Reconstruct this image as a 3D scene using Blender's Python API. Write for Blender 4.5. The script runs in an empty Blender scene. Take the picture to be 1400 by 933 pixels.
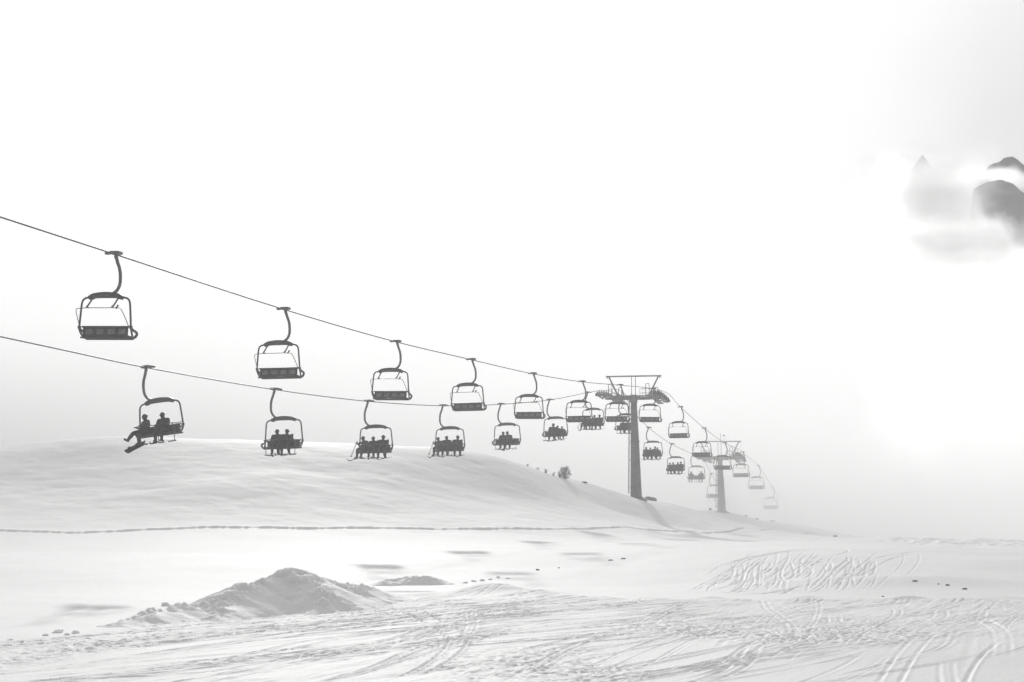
import bpy, bmesh, math, random
import numpy as np
from mathutils import Vector, Matrix, Euler

random.seed(7)
rng = np.random.default_rng(11)
scene = bpy.context.scene
col = scene.collection
F = 2722.0            # focal length in photo pixels (70 mm lens)
PITCH = math.atan((690 - 466.5) / F)

# ------------------------------------------------------------------ camera
cam_d = bpy.data.cameras.new('camera')
cam_d.lens = 70.0
cam_d.sensor_width = 36.0
cam_d.clip_start = 0.5
cam_d.clip_end = 6000
cam = bpy.data.objects.new('camera', cam_d)
col.objects.link(cam)
cam.location = (0, 0, 0)
cam.rotation_euler = (math.radians(90) + PITCH, 0, 0)
scene.camera = cam


def P(px, py, Y):
    """where the sight line through a photo pixel reaches the distance Y"""
    a = (px - 700.0)
    b = -(py - 466.5)
    dy = F * math.cos(PITCH) - b * math.sin(PITCH)
    dz = F * math.sin(PITCH) + b * math.cos(PITCH)
    k = Y / dy
    return Vector((a * k, Y, dz * k))


# ------------------------------------------------------------------ helpers
def tag(o, label=None, cat=None, group=None, kind=None):
    if label: o['label'] = label
    if cat: o['category'] = cat
    if group: o['group'] = group
    if kind: o['kind'] = kind
    return o


def empty(name, loc=(0, 0, 0), rot=(0, 0, 0)):
    o = bpy.data.objects.new(name, None)
    col.objects.link(o)
    o.location = loc
    o.rotation_euler = rot
    o.empty_display_size = 0.3
    return o


def children(o):
    return [c for c in bpy.data.objects if c.parent == o]


def copy_tree(o, parent=None):
    c = o.copy()
    col.objects.link(c)
    c.parent = parent
    for ch in kids.get(o.name, []):
        d = copy_tree_child(ch, c)
    return c


kids = {}


def copy_tree_child(ch, parent):
    d = ch.copy()
    col.objects.link(d)
    d.parent = parent
    for g in kids.get(ch.name, []):
        copy_tree_child(g, d)
    return d


class MB:
    """collects shapes, then links them as one mesh object"""

    def __init__(self):
        self.v = []
        self.f = []
        self.m = []
        self.s = []

    def add(self, verts, faces, mi=0, smooth=True):
        b = len(self.v)
        self.v += [tuple(p) for p in verts]
        for f in faces:
            self.f.append(tuple(i + b for i in f))
            self.m.append(mi)
            self.s.append(smooth)

    def tube(self, pts, r, n=10, mi=0, caps=True):
        pts = [Vector(p) for p in pts]
        rs = r if isinstance(r, (list, tuple)) else [r] * len(pts)
        tang = []
        for i in range(len(pts)):
            a = pts[max(i - 1, 0)]
            c = pts[min(i + 1, len(pts) - 1)]
            tang.append((c - a).normalized())
        up = Vector((0, 0, 1)) if abs(tang[0].z) < 0.9 else Vector((1, 0, 0))
        nrm = (up - tang[0] * up.dot(tang[0])).normalized()
        V = []
        for i, p in enumerate(pts):
            nrm = (nrm - tang[i] * nrm.dot(tang[i]))
            if nrm.length < 1e-6:
                nrm = tang[i].orthogonal()
            nrm.normalize()
            bn = tang[i].cross(nrm)
            for k in range(n):
                a = 2 * math.pi * k / n
                V.append(p + (nrm * math.cos(a) + bn * math.sin(a)) * rs[i])
        Fc = []
        for i in range(len(pts) - 1):
            for k in range(n):
                k2 = (k + 1) % n
                Fc.append((i * n + k, i * n + k2, (i + 1) * n + k2, (i + 1) * n + k))
        if caps:
            Fc.append(tuple(range(n - 1, -1, -1)))
            Fc.append(tuple((len(pts) - 1) * n + k for k in range(n)))
        self.add(V, Fc, mi)

    def box(self, c, size, rot=None, bev=0.0, mi=0):
        bm = bmesh.new()
        bmesh.ops.create_cube(bm, size=1.0)
        for v in bm.verts:
            v.co = Vector((v.co.x * size[0], v.co.y * size[1], v.co.z * size[2]))
        if bev > 0:
            bmesh.ops.bevel(bm, geom=bm.edges[:], offset=bev, segments=2, affect='EDGES', profile=0.6)
        R = Euler(rot).to_matrix() if rot is not None else Matrix.Identity(3)
        for v in bm.verts:
            v.co = R @ v.co + Vector(c)
        bm.verts.index_update()
        self.add([v.co for v in bm.verts], [[v.index for v in f.verts] for f in bm.faces], mi, smooth=False)
        bm.free()

    def sweep(self, pts, w, h, mi=0):
        """flat bar of width w (sideways x) and height h along a path lying in the y-z plane or any plane"""
        pts = [Vector(p) for p in pts]
        V = []
        for i, p in enumerate(pts):
            a = pts[max(i - 1, 0)]
            c = pts[min(i + 1, len(pts) - 1)]
            t = (c - a).normalized()
            sx = Vector((0, 1, 0)) if abs(t.y) < 0.7 else Vector((1, 0, 0))
            sx = (sx - t * sx.dot(t)).normalized()
            n = t.cross(sx)
            ww = w[i] if isinstance(w, (list, tuple)) else w
            hh = h[i] if isinstance(h, (list, tuple)) else h
            for (u, q) in ((-1, -.6), (-.7, -1), (.7, -1), (1, -.6), (1, .6), (.7, 1), (-.7, 1), (-1, .6)):
                V.append(p + sx * u * ww / 2 + n * q * hh / 2)
        Fc = []
        for i in range(len(pts) - 1):
            for k in range(8):
                k2 = (k + 1) % 8
                Fc.append((i * 8 + k, i * 8 + k2, (i + 1) * 8 + k2, (i + 1) * 8 + k))
        Fc.append(tuple(range(7, -1, -1)))
        Fc.append(tuple((len(pts) - 1) * 8 + k for k in range(8)))
        self.add(V, Fc, mi)

    def build(self, name, mat, parent=None):
        me = bpy.data.meshes.new(name)
        me.from_pydata(self.v, [], self.f)
        mats = mat if isinstance(mat, (list, tuple)) else [mat]
        for m in mats:
            me.materials.append(m)
        me.polygons.foreach_set('material_index', self.m)
        me.polygons.foreach_set('use_smooth', self.s)
        bm = bmesh.new()
        bm.from_mesh(me)
        bmesh.ops.recalc_face_normals(bm, faces=bm.faces[:])
        bm.to_mesh(me)
        bm.free()
        o = bpy.data.objects.new(name, me)
        col.objects.link(o)
        if parent is not None:
            o.parent = parent
            kids.setdefault(parent.name, []).append(o)
        return o


def smooth_path(ctrl, n=6):
    """Catmull-Rom through control points"""
    c = [Vector(p) for p in ctrl]
    out = []
    for i in range(len(c) - 1):
        p0 = c[max(i - 1, 0)]; p1 = c[i]; p2 = c[i + 1]; p3 = c[min(i + 2, len(c) - 1)]
        for k in range(n):
            t = k / n
            out.append(0.5 * ((2 * p1) + (p2 - p0) * t + (2 * p0 - 5 * p1 + 4 * p2 - p3) * t * t + (3 * p1 - p0 - 3 * p2 + p3) * t ** 3))
    out.append(c[-1])
    return out


def sstep(a, b, x):
    t = np.clip((x - a) / (b - a), 0, 1)
    return t * t * (3 - 2 * t)


def vnoise(x, y, seed):
    """smooth value noise, unit lattice"""
    r = np.random.default_rng(seed).random((256, 256)).astype(np.float32)
    xi = np.floor(x).astype(np.int64); yi = np.floor(y).astype(np.int64)
    fx = (x - xi).astype(np.float32); fy = (y - yi).astype(np.float32)
    fx = fx * fx * (3 - 2 * fx); fy = fy * fy * (3 - 2 * fy)
    x0 = xi & 255; x1 = (xi + 1) & 255; y0 = yi & 255; y1 = (yi + 1) & 255
    return (r[y0, x0] * (1 - fx) + r[y0, x1] * fx) * (1 - fy) + (r[y1, x0] * (1 - fx) + r[y1, x1] * fx) * fy - 0.5


def fbm(x, y, seed, octv=4, gain=0.5):
    s = 0; a = 1.0
    for k in range(octv):
        s = s + a * vnoise(x * 2 ** k + 17.3 * k, y * 2 ** k + 5.1 * k, seed + k)
        a *= gain
    return s


# ------------------------------------------------------------------ materials (all neutral greys: the photo is black and white)
def new_mat(name):
    m = bpy.data.materials.new(name)
    m.use_nodes = True
    nt = m.node_tree
    return m, nt, nt.nodes['Principled BSDF']


def grey_mat(name, base, rough=0.5, metal=0.0, var=0.3, scale=6.0, bump=0.0):
    m, nt, b = new_mat(name)
    tc = nt.nodes.new('ShaderNodeTexCoord')
    no = nt.nodes.new('ShaderNodeTexNoise')
    no.inputs['Scale'].default_value = scale
    no.inputs['Detail'].default_value = 6
    nt.links.new(tc.outputs['Object'], no.inputs['Vector'])
    cr = nt.nodes.new('ShaderNodeValToRGB')
    lo = base * (1 - var); hi = base * (1 + var)
    cr.color_ramp.elements[0].color = (lo, lo, lo, 1)
    cr.color_ramp.elements[0].position = 0.3
    cr.color_ramp.elements[1].color = (hi, hi, hi, 1)
    cr.color_ramp.elements[1].position = 0.7
    nt.links.new(no.outputs['Fac'], cr.inputs['Fac'])
    nt.links.new(cr.outputs['Color'], b.inputs['Base Color'])
    b.inputs['Roughness'].default_value = rough
    b.inputs['Metallic'].default_value = metal
    if bump > 0:
        bp = nt.nodes.new('ShaderNodeBump')
        bp.inputs['Strength'].default_value = bump
        bp.inputs['Distance'].default_value = 0.05
        nt.links.new(no.outputs['Fac'], bp.inputs['Height'])
        nt.links.new(bp.outputs['Normal'], b.inputs['Normal'])
    return m


M = {}
M['frame'] = grey_mat('chair_frame_paint', 0.07, 0.5, 0.0, 0.2)
M['arm'] = grey_mat('galvanised_arm', 0.13, 0.5, 0.2, 0.25)
M['pad'] = grey_mat('seat_padding', 0.075, 0.7, 0.0, 0.25, 9)
M['panel'] = grey_mat('seat_panel', 0.17, 0.6, 0.0, 0.35, 7)
M['rope'] = grey_mat('steel_rope', 0.05, 0.5, 0.3, 0.2, 20)
M['tube'] = grey_mat('restraint_tube', 0.13, 0.4, 0.3, 0.2)
M['mast'] = grey_mat('galvanised_mast', 0.17, 0.6, 0.1, 0.28, 1.2, 0.05)
M['steel'] = grey_mat('galvanised_steel', 0.20, 0.55, 0.2, 0.3, 3)
M['wheel'] = grey_mat('sheave_rubber', 0.06, 0.7, 0.0, 0.2)
M['concrete'] = grey_mat('concrete', 0.28, 0.9, 0.0, 0.3, 5, 0.3)
M['rock'] = grey_mat('dark_rock', 0.14, 0.9, 0.0, 0.5, 4, 0.5)
M['jacket'] = grey_mat('dark_jacket', 0.035, 0.8, 0.0, 0.3, 10, 0.2)
M['jacket2'] = grey_mat('grey_jacket', 0.075, 0.8, 0.0, 0.3, 10, 0.2)
M['trousers'] = grey_mat('ski_trousers', 0.03, 0.85, 0.0, 0.3, 10, 0.2)
M['helmet'] = grey_mat('helmet_shell', 0.04, 0.35, 0.0, 0.1)
M['goggle'] = grey_mat('goggle_lens', 0.02, 0.15, 0.0, 0.1)
M['ski'] = grey_mat('ski_topsheet', 0.03, 0.9, 0.0, 0.5, 14)
M['twig'] = grey_mat('rimed_twigs', 0.2, 0.9, 0.0, 0.5, 8)
M['rime'] = grey_mat('rime_leaves', 0.33, 0.9, 0.0, 0.6, 5)
M['grasst'] = grey_mat('dry_heather', 0.16, 0.9, 0.0, 0.5, 8)


def snow_mat(name, fine=1.0):
    m, nt, b = new_mat(name)
    tc = nt.nodes.new('ShaderNodeTexCoord')
    n1 = nt.nodes.new('ShaderNodeTexNoise'); n1.inputs['Scale'].default_value = 0.22; n1.inputs['Detail'].default_value = 5
    n2 = nt.nodes.new('ShaderNodeTexNoise'); n2.inputs['Scale'].default_value = 9.0; n2.inputs['Detail'].default_value = 8; n2.inputs['Roughness'].default_value = 0.65
    mp = nt.nodes.new('ShaderNodeMapping'); mp.inputs['Scale'].default_value = (1, 0.35, 1); mp.inputs['Rotation'].default_value = (0, 0, -0.36)
    nt.links.new(tc.outputs['Object'], n1.inputs['Vector'])
    nt.links.new(tc.outputs['Object'], mp.inputs['Vector'])
    nt.links.new(mp.outputs['Vector'], n2.inputs['Vector'])
    cr = nt.nodes.new('ShaderNodeValToRGB')
    cr.color_ramp.elements[0].color = (.83, .83, .83, 1); cr.color_ramp.elements[0].position = 0.3
    cr.color_ramp.elements[1].color = (.88, .88, .88, 1); cr.color_ramp.elements[1].position = 0.7
    nt.links.new(n1.outputs['Fac'], cr.inputs['Fac'])
    nt.links.new(cr.outputs['Color'], b.inputs['Base Color'])
    b.inputs['Roughness'].default_value = 0.75
    b.inputs['Specular IOR Level'].default_value = 0.25
    n3 = nt.nodes.new('ShaderNodeTexNoise'); n3.inputs['Scale'].default_value = 34.0; n3.inputs['Detail'].default_value = 5
    nt.links.new(tc.outputs['Object'], n3.inputs['Vector'])
    hs = nt.nodes.new('ShaderNodeMath'); hs.operation = 'MULTIPLY_ADD'; hs.inputs[1].default_value = 0.3
    nt.links.new(n3.outputs['Fac'], hs.inputs[0]); nt.links.new(n2.outputs['Fac'], hs.inputs[2])
    bp = nt.nodes.new('ShaderNodeBump'); bp.inputs['Strength'].default_value = 0.36 * fine; bp.inputs['Distance'].default_value = 0.06
    nt.links.new(hs.outputs[0], bp.inputs['Height'])
    nt.links.new(bp.outputs['Normal'], b.inputs['Normal'])
    return m


M['snow'] = snow_mat('snow_surface', 1.0)
M['snow_heap'] = snow_mat('heaped_snow', 0.5)
M['snow_heap'].node_tree.nodes['Principled BSDF'].inputs['Subsurface Weight'].default_value = 0.5
M['snow_heap'].node_tree.nodes['Principled BSDF'].inputs['Subsurface Radius'].default_value = (1, 1, 1)
M['snow_heap'].node_tree.nodes['Principled BSDF'].inputs['Subsurface Scale'].default_value = 0.25

# ------------------------------------------------------------------ terrain
ctrl = []


def cp(px, py, Y):
    ctrl.append(tuple(P(px, py, Y)))


for c in ((0, 0, -1.75), (22, 0, -2.0), (-22, 0, -2.0), (0, 18, -2.55), (15, 20, -2.7), (-15, 20, -2.7), (0, -60, 0), (120, -60, -1), (-120, -60, -1)):
    ctrl.append(c)
for c in ((0, 933, 36), (700, 933, 36), (1400, 933, 36), (200, 898, 43.5), (700, 868, 51), (1200, 868, 51), (1000, 845, 60), (400, 862, 54),
          (850, 823, 72), (1100, 822, 72.5), (1400, 825, 71), (0, 876, 51.5), (250, 849, 61), (500, 823, 72),
          (0, 822, 75), (150, 815, 80), (0, 780, 100), (200, 788, 96), (400, 765, 112), (600, 770, 108), (750, 802, 88), (800, 772, 107), (900, 800, 88),
          (0, 725, 135), (300, 721, 138), (600, 724, 145), (900, 729, 160), (1080, 733, 190),
          (100, 670, 155), (300, 662, 155), (500, 667, 160), (700, 682, 170), (850, 702, 185), (950, 712, 205),
          (300, 625, 168), (100, 628, 168), (550, 634, 172),
          (0, 610, 180), (60, 603, 180), (130, 598, 180), (180, 596, 180), (250, 600, 180), (330, 602, 180), (420, 605, 181), (500, 608, 183), (600, 613, 185), (640, 617, 186),
          (680, 625, 188), (720, 637, 190), (772, 655, 194), (800, 661, 196), (865, 681, 203), (920, 689, 226), (985, 698, 267),
          (1060, 714, 288), (1100, 722, 290), (1160, 733, 290), (1200, 738, 290), (1300, 740, 290), (1400, 741, 290),
          (1000, 766, 104), (1100, 752, 113), (1200, 753, 112), (1000, 813, 78), (1240, 813, 78),
          (985, 714, 228), (1060, 720, 255), (1060, 720, 270), (1110, 727, 267), (1160, 738, 264), (1300, 743, 262), (1400, 744, 260), (1220, 742, 275), (1160, 736.5, 240), (1300, 742.5, 235), (1400, 743.5, 235), (60, 614, 187), (160, 609, 187), (250, 611, 187), (400, 615, 189), (500, 619, 190), (600, 625, 192), (680, 635, 195), (1100, 742, 136), (1160, 736, 190), (1320, 757, 112), (1330, 786, 92), (1400, 800, 84), (1210, 739, 197), (1300, 740.5, 192), (1400, 741.5, 186), (1250, 741.5, 170)):
    cp(*c)
for c in ((-46, 225, 2), (-80, 180, 4.5), (-150, 180, 2), (-25, 225, 2.5), (-7, 230, 0), (10, 245, -4.5), (25, 300, -7), (40, 330, -9), (70, 340, -9), (110, 290, -7),
          (-60, 100, -3.3), (-140, 60, -3), (60, 60, -3.4), (140, 100, -4), (0, 420, -14), (-200, 420, -14), (200, 420, -14),
          (0, 640, -20), (640, 640, -20), (-640, 640, -20), (640, 0, -6), (-640, 0, -6), (640, 300, -10), (-640, 250, -6), (640, -60, -5), (-640, -60, -5)):
    ctrl.append(c)
C3 = np.array(ctrl, dtype=np.float64)
SC = 100.0


def tps_fit(pts):
    n = len(pts)
    xy = pts[:, :2] / SC
    d2 = ((xy[:, None] - xy[None]) ** 2).sum(-1)
    K = 0.5 * d2 * np.log(d2 + 1e-12)
    K += np.eye(n) * 3e-4
    Pm = np.c_[np.ones(n), xy]
    A = np.zeros((n + 3, n + 3))
    A[:n, :n] = K; A[:n, n:] = Pm; A[n:, :n] = Pm.T
    return np.linalg.solve(A, np.r_[pts[:, 2], 0, 0, 0])


WTS = tps_fit(C3)


def base_z(x, y):
    x = np.asarray(x, dtype=np.float64); y = np.asarray(y, dtype=np.float64)
    shp = x.shape
    x = x.ravel() / SC; y = y.ravel() / SC
    out = WTS[-3] + WTS[-2] * x + WTS[-1] * y
    for i in range(len(C3)):
        d2 = (x - C3[i, 0] / SC) ** 2 + (y - C3[i, 1] / SC) ** 2
        out += WTS[i] * 0.5 * d2 * np.log(d2 + 1e-12)
    return np.clip(out, -26, 40).reshape(shp)


# fine relief of the piste and the tracked bank, on a raster
RX0, RX1, RY0, RY1, RS = -31.0, 43.0, 28.0, 126.0, 0.04
NX = int((RX1 - RX0) / RS) + 1
NY = int((RY1 - RY0) / RS) + 1
gx = RX0 + np.arange(NX) * RS
gy = RY0 + np.arange(NY) * RS
GX, GY = np.meshgrid(gx, gy)
relief = np.zeros((NY, NX), dtype=np.float32)
groove = np.zeros((NY, NX), dtype=np.float32)


def edge_x(y):
    """left edge of the groomed piste"""
    return np.interp(y, [20, 51.5, 61, 72, 83, 86, 88], [-27, -13.3, -10.0, -5.4, -0.7, 1.6, 40])


# mask of the skied piste: right of the edge line and nearer than its far lip
EDGE = edge_x(GY) + 0.6 * vnoise(GY * 0.35, GX * 0 + 3, 5) * 2
lip = np.interp(GX, [-8, -1, 2.2, 4, 12, 20, 30], [90, 84, 77, 73, 73.5, 73, 72.5]) + 1.6 * fbm(GX * 0.25, GY * 0, 77, 3)
piste = sstep(-0.4, 1.2, GX - EDGE) * sstep(-0.3, 1.6, lip - GY)
piste = piste.astype(np.float32)


def monotone_track(x0, y0, y1, slope, curv, amp, w, depth, rim, wl, ph):
    """a groove that runs away from the camera; x as a function of y"""
    i0 = max(int((y0 - RY0) / RS), 0); i1 = min(int((y1 - RY0) / RS), NY - 1)
    if i1 - i0 < 10: return
    rows = np.arange(i0, i1)
    y = gy[rows]
    t = y - y0
    xc = x0 + slope * t + curv * t * t + amp * np.sin(t / wl + ph)
    dx = slope + 2 * curv * t + amp / wl * np.cos(t / wl + ph)
    cosf = 1 / np.sqrt(1 + dx * dx)
    fade = np.minimum(1, np.minimum(t / 3.0, (y1 - y) / 3.0))
    fade = fade * (0.55 + 0.9 * np.clip(vnoise(t * 0.5 + ph * 9, t * 0 + x0 * 3, 31) + 0.5, 0, 1))
    half = int(math.ceil(2.6 * w / RS / max(cosf.min(), 0.25))) + 1
    offs = np.arange(-half, half + 1)
    ci = np.round((xc - RX0) / RS).astype(int)
    cols = ci[:, None] + offs[None]
    ok = (cols >= 0) & (cols < NX)
    cols = np.clip(cols, 0, NX - 1)
    d = (gx[cols] - xc[:, None]) * cosf[:, None] / w
    prof = -depth * np.exp(-(d * d) * 1.6) + rim * np.exp(-((d - 1.55) ** 2) * 3.0) + 0.4 * rim * np.exp(-((d + 1.55) ** 2) * 3.0)
    prof = prof * fade[:, None] * ok
    r2 = np.broadcast_to(rows[:, None], cols.shape)
    groove[r2, cols] += prof.astype(np.float32)


def free_track(pts, w, depth, rim, target=None, jitter=0.0):
    """a groove along any path (list of x, y)"""
    tgt = groove if target is None else target
    pp = np.array(pts)
    seg = np.linalg.norm(np.diff(pp, axis=0), axis=1)
    L = np.r_[0, np.cumsum(seg)]
    n = int(L[-1] / (RS * 0.9)) + 2
    s = np.linspace(0, L[-1], n)
    xs = np.interp(s, L, pp[:, 0]); ys = np.interp(s, L, pp[:, 1])
    R = int(2.6 * w / RS) + 1
    o = np.arange(-R, R + 1)
    cx = np.round((xs - RX0) / RS).astype(int); cy = np.round((ys - RY0) / RS).astype(int)
    x0 = max(cx.min() - R, 0); x1 = min(cx.max() + R + 1, NX); y0 = max(cy.min() - R, 0); y1 = min(cy.max() + R + 1, NY)
    if x1 - x0 < 3 or y1 - y0 < 3: return
    D = np.full((y1 - y0, x1 - x0), 9.0, dtype=np.float32)
    FD = np.zeros((y1 - y0, x1 - x0), dtype=np.float32)
    OX, OY = np.meshgrid(o, o)
    for k in range(n):
        a = cx[k] + OX; b = cy[k] + OY
        ok = (a >= x0) & (a < x1) & (b >= y0) & (b < y1)
        a = a[ok]; b = b[ok]
        d = np.hypot(gx[a] - xs[k], gy[b] - ys[k]) / w
        old = D[b - y0, a - x0]
        FD[b - y0, a - x0] = np.where(d < old, min(1.0, min(k, n - 1 - k) / (0.22 * n)), FD[b - y0, a - x0])
        D[b - y0, a - x0] = np.minimum(old, d)
    D = D.astype(np.float64)
    prof = -depth * np.exp(-(D * D) * 1.6) + rim * np.exp(-((D - 1.6) ** 2) * 3.0)
    prof *= FD
    if jitter:
        prof *= 1 + jitter * 2 * vnoise(GX[y0:y1, x0:x1] * 3, GY[y0:y1, x0:x1] * 3, 91)
    tgt[y0:y1, x0:x1] += prof.astype(np.float32)


# long ski tracks along the piste, in pairs
R = random.Random(4)
for k in range(330):
    y0 = R.uniform(26, 70)
    ln = R.uniform(10, 42)
    x0 = R.uniform(-26, 26) + (y0 - 45) * 0.36
    sl = R.gauss(0.42, 0.16)
    cv = R.gauss(0, 0.003)
    w = R.uniform(0.035, 0.065)
    dp = R.uniform(0.022, 0.056)
    am = R.uniform(0, 0.5); wl = R.uniform(2.5, 7); ph = R.uniform(0, 6.28)
    sp = R.uniform(0.22, 0.45)
    for q in (0, 1):
        monotone_track(x0 + q * sp, y0 + q * R.uniform(-1, 1), y0 + ln, sl, cv, am, w, dp, dp * 0.55, wl, ph)
# wide ploughed / groomer swathes
for k in range(18):
    y0 = R.uniform(26, 60)
    monotone_track(R.uniform(-24, 24) + (y0 - 45) * 0.36, y0, y0 + R.uniform(15, 45), R.gauss(0.40, 0.12), R.gauss(0, 0.002), R.uniform(0, 0.2),
                   R.uniform(0.06, 0.12), R.uniform(0.012, 0.025), R.uniform(0.008, 0.014), R.uniform(3, 8), R.uniform(0, 6))
# tracks crossing the other way and carved arcs on the right
for k in range(60):
    cx = R.uniform(-6, 22); cy = R.uniform(32, 66)
    rad = R.uniform(9, 24)
    a0 = R.uniform(-0.5, 2.6); a1 = a0 + R.uniform(0.3, 0.7)
    pts = [(cx + rad * math.cos(a0 + (a1 - a0) * t / 30) * 0.8, cy + rad * math.sin(a0 + (a1 - a0) * t / 30) * 1.5) for t in range(31)]
    w = R.uniform(0.05, 0.13)
    free_track(pts, w * 0.7, R.uniform(0.010, 0.026), R.uniform(0.008, 0.016), jitter=0.9)
groove *= np.clip(0.85 + 1.1 * fbm(GX * 0.5, GY * 0.25, 33, 3), 0.45, 1.2).astype(np.float32) * (1 - 0.55 * sstep(3, 8, GX)).astype(np.float32)
relief += np.clip(groove, -0.085, 0.06) * piste
# general churn of the piste
ca, sa = math.cos(0.37), math.sin(0.37)
U = GX * ca - GY * sa
Vv = GX * sa + GY * ca
patch = np.clip(fbm(U * 0.16, Vv * 0.07, 47, 3) * 1.8 + 0.28, 0.10, 1.0)
relief += ((0.055 * fbm(U * 1.3, Vv * 0.20, 41, 5, 0.6) + 0.026 * fbm(U * 4.2, Vv * 0.35, 51, 4, 0.6)) * patch).astype(np.float32) * piste
chunks = np.clip(fbm(GX * 0.18, GY * 0.10, 63, 3) * 2.2 - 0.25, 0, 1) + 0.8 * np.exp(-(((GX - 7.5) / 4.5) ** 2 + ((GY - 54) / 5.5) ** 2))
ridged = (0.5 - np.abs(fbm(GX * 3.0, GY * 2.2, 71, 3))) - 0.3
relief += (0.13 * np.clip(ridged, -0.2, 0.3) * chunks).astype(np.float32) * piste
# gentle swells of the piste and its lip
relief += (0.16 * fbm(U * 0.16, Vv * 0.06, 21, 2)).astype(np.float32) * piste
relief += (0.05 * piste)


# smooth untouched snow: wind ripples
calm = 1 - piste
relief += (0.006 * fbm(GX * 0.7, GY * 0.5, 81, 3) + 0.075 * fbm(GX * 0.14, GY * 0.10, 83, 3) + 0.014 * fbm(GX * 0.55, GY * 0.30, 85, 3)).astype(np.float32) * calm


def bump(cx, cy, sx, sy, h, rot=0.0):
    c, s = math.cos(rot), math.sin(rot)
    dx = GX - cx; dy = GY - cy
    u = (dx * c + dy * s) / sx; v = (-dx * s + dy * c) / sy
    return (h * np.exp(-(u * u + v * v))).astype(np.float32)


# rounded roller at the piste edge (photo 600..730, 805)
relief += bump(-1.0, 80.5, 1.5, 3.2, 0.36, -0.33)
relief += bump(1.1, 78.5, 0.5, 2.0, 0.12, -0.33)
# lobes of wind-packed snow on the right
relief += bump(18.0, 85, 3.6, 3.0, 0.36, -0.25)
relief += bump(13.5, 86, 3.0, 3.2, 0.25, 0.1)
relief += bump(27, 99, 6.0, 6.0, 0.30, 0.2)
# tracked bank on the right
bk = np.zeros_like(relief)


def pxy(px, py, z=-3.2):
    """photo pixel to the ground plane near z (only for laying out the bank's tracks)"""
    d = P(px, py, 100.0)
    k = z / d.z
    return (d.x * k, 100.0 * k)


def bank_xy(px, py):
    z = np.interp(py, [745, 755, 770, 790, 815], [-2.45, -2.6, -2.9, -3.2, -3.55])
    return pxy(px, py, float(z))


tr = [
    [(985, 768), (1020, 761), (1060, 755), (1110, 750), (1170, 748)],
    [(1000, 770), (1040, 760), (1090, 754), (1150, 752), (1200, 754)],
    [(968, 795), (985, 785), (1005, 780), (1020, 775)],
    [(968, 808), (972, 795), (1000, 783)],
    [(1005, 803), (1015, 785), (1022, 772), (1045, 760)],
    [(1012, 803), (1021, 785), (1028, 772), (1052, 760)],
    [(1037, 804), (1037, 790), (1039, 770), (1045, 762)],
    [(1041, 804), (1041, 790), (1043, 770), (1049, 762)],
    [(1020, 806), (1030, 790), (1030, 775)],
    [(1050, 803), (1060, 795), (1062, 780), (1070, 768)],
    [(1060, 790), (1085, 780), (1080, 765)], [(1075, 795), (1068, 778), (1075, 765)],
    [(1090, 790), (1100, 785), (1110, 775), (1095, 765), (1110, 757)],
    [(1125, 798), (1130, 785), (1150, 770), (1170, 758)],
    [(1130, 799), (1138, 785), (1157, 771), (1178, 760)],
    [(1140, 795), (1160, 785), (1180, 775), (1190, 765)],
    [(1150, 797), (1170, 788), (1182, 780), (1185, 768)],
    [(1160, 796), (1175, 786), (1190, 772), (1192, 762)],
    [(1165, 797), (1182, 788), (1196, 775), (1196, 763)],
    [(1172, 796), (1188, 785), (1200, 770)],
    [(1125, 792), (1165, 783), (1195, 774), (1215, 765), (1250, 755)],
    [(1130, 790), (1150, 788), (1185, 773)],
    [(1190, 764), (1215, 759), (1240, 754), (1262, 751)],
    [(1040, 815), (1060, 808), (1090, 802)], [(1010, 816), (1050, 811), (1100, 806)],
    [(1065, 815), (1080, 808)], [(1105, 812), (1120, 806), (1130, 799)],
    [(985, 812), (1010, 808), (1050, 806)],
    [(1100, 800), (1085, 803), (1070, 812)],
    [(1140, 760), (1160, 753), (1150, 748)],
    [(980, 770), (1050, 757), (1120, 750)],
]
for t in tr:
    pts = [Vector((*bank_xy(*q), 0)) for q in t]
    sp = smooth_path(pts, 10)
    free_track([(p.x, p.y) for p in sp], R.uniform(0.035, 0.06), R.uniform(0.07, 0.12), R.uniform(0.005, 0.015), target=bk, jitter=0.7)
for k in range(16):
    px = R.uniform(1010, 1260); py = R.uniform(749, 760)
    lx = R.uniform(-130, -30); bend = R.uniform(-25, 25)
    q = [(px, py), (px + lx * 0.3 + bend, py + 18), (px + lx * 0.7 + bend, py + 38), (px + lx, 814)]
    sp = smooth_path([Vector((*bank_xy(*p_), 0)) for p_ in q], 12)
    free_track([(p.x, p.y) for p in sp], R.uniform(0.04, 0.07), R.uniform(0.03, 0.06), R.uniform(0.01, 0.02), target=bk, jitter=0.9)
for k in range(60):
    px = R.uniform(985, 1200); py = R.uniform(758, 786)
    ln = R.uniform(10, 30); lx = R.uniform(-26, -4); bend = R.uniform(-8, 8)
    q = [(px, py), (px + lx * 0.35 + bend, py + ln * 0.5), (px + lx, py + ln)]
    if q[-1][1] > 813: continue
    sp = smooth_path([Vector((*bank_xy(*p_), 0)) for p_ in q], 10)
    free_track([(p.x, p.y) for p in sp], R.uniform(0.03, 0.055), R.uniform(0.05, 0.09), R.uniform(0.004, 0.012), target=bk, jitter=0.7)
bx0, by0 = bank_xy(1110, 780)
bmask = np.exp(-(((GX - bx0 - (GY - by0) * 0.20) / 6.2) ** 4 + ((GY - by0) / 17.0) ** 4))
bk += (0.035 * fbm(GX * 1.2, GY * 0.5, 101, 4) * bmask).astype(np.float32)
relief += np.clip(bk, -0.10, 0.06) * 0.75
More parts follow.
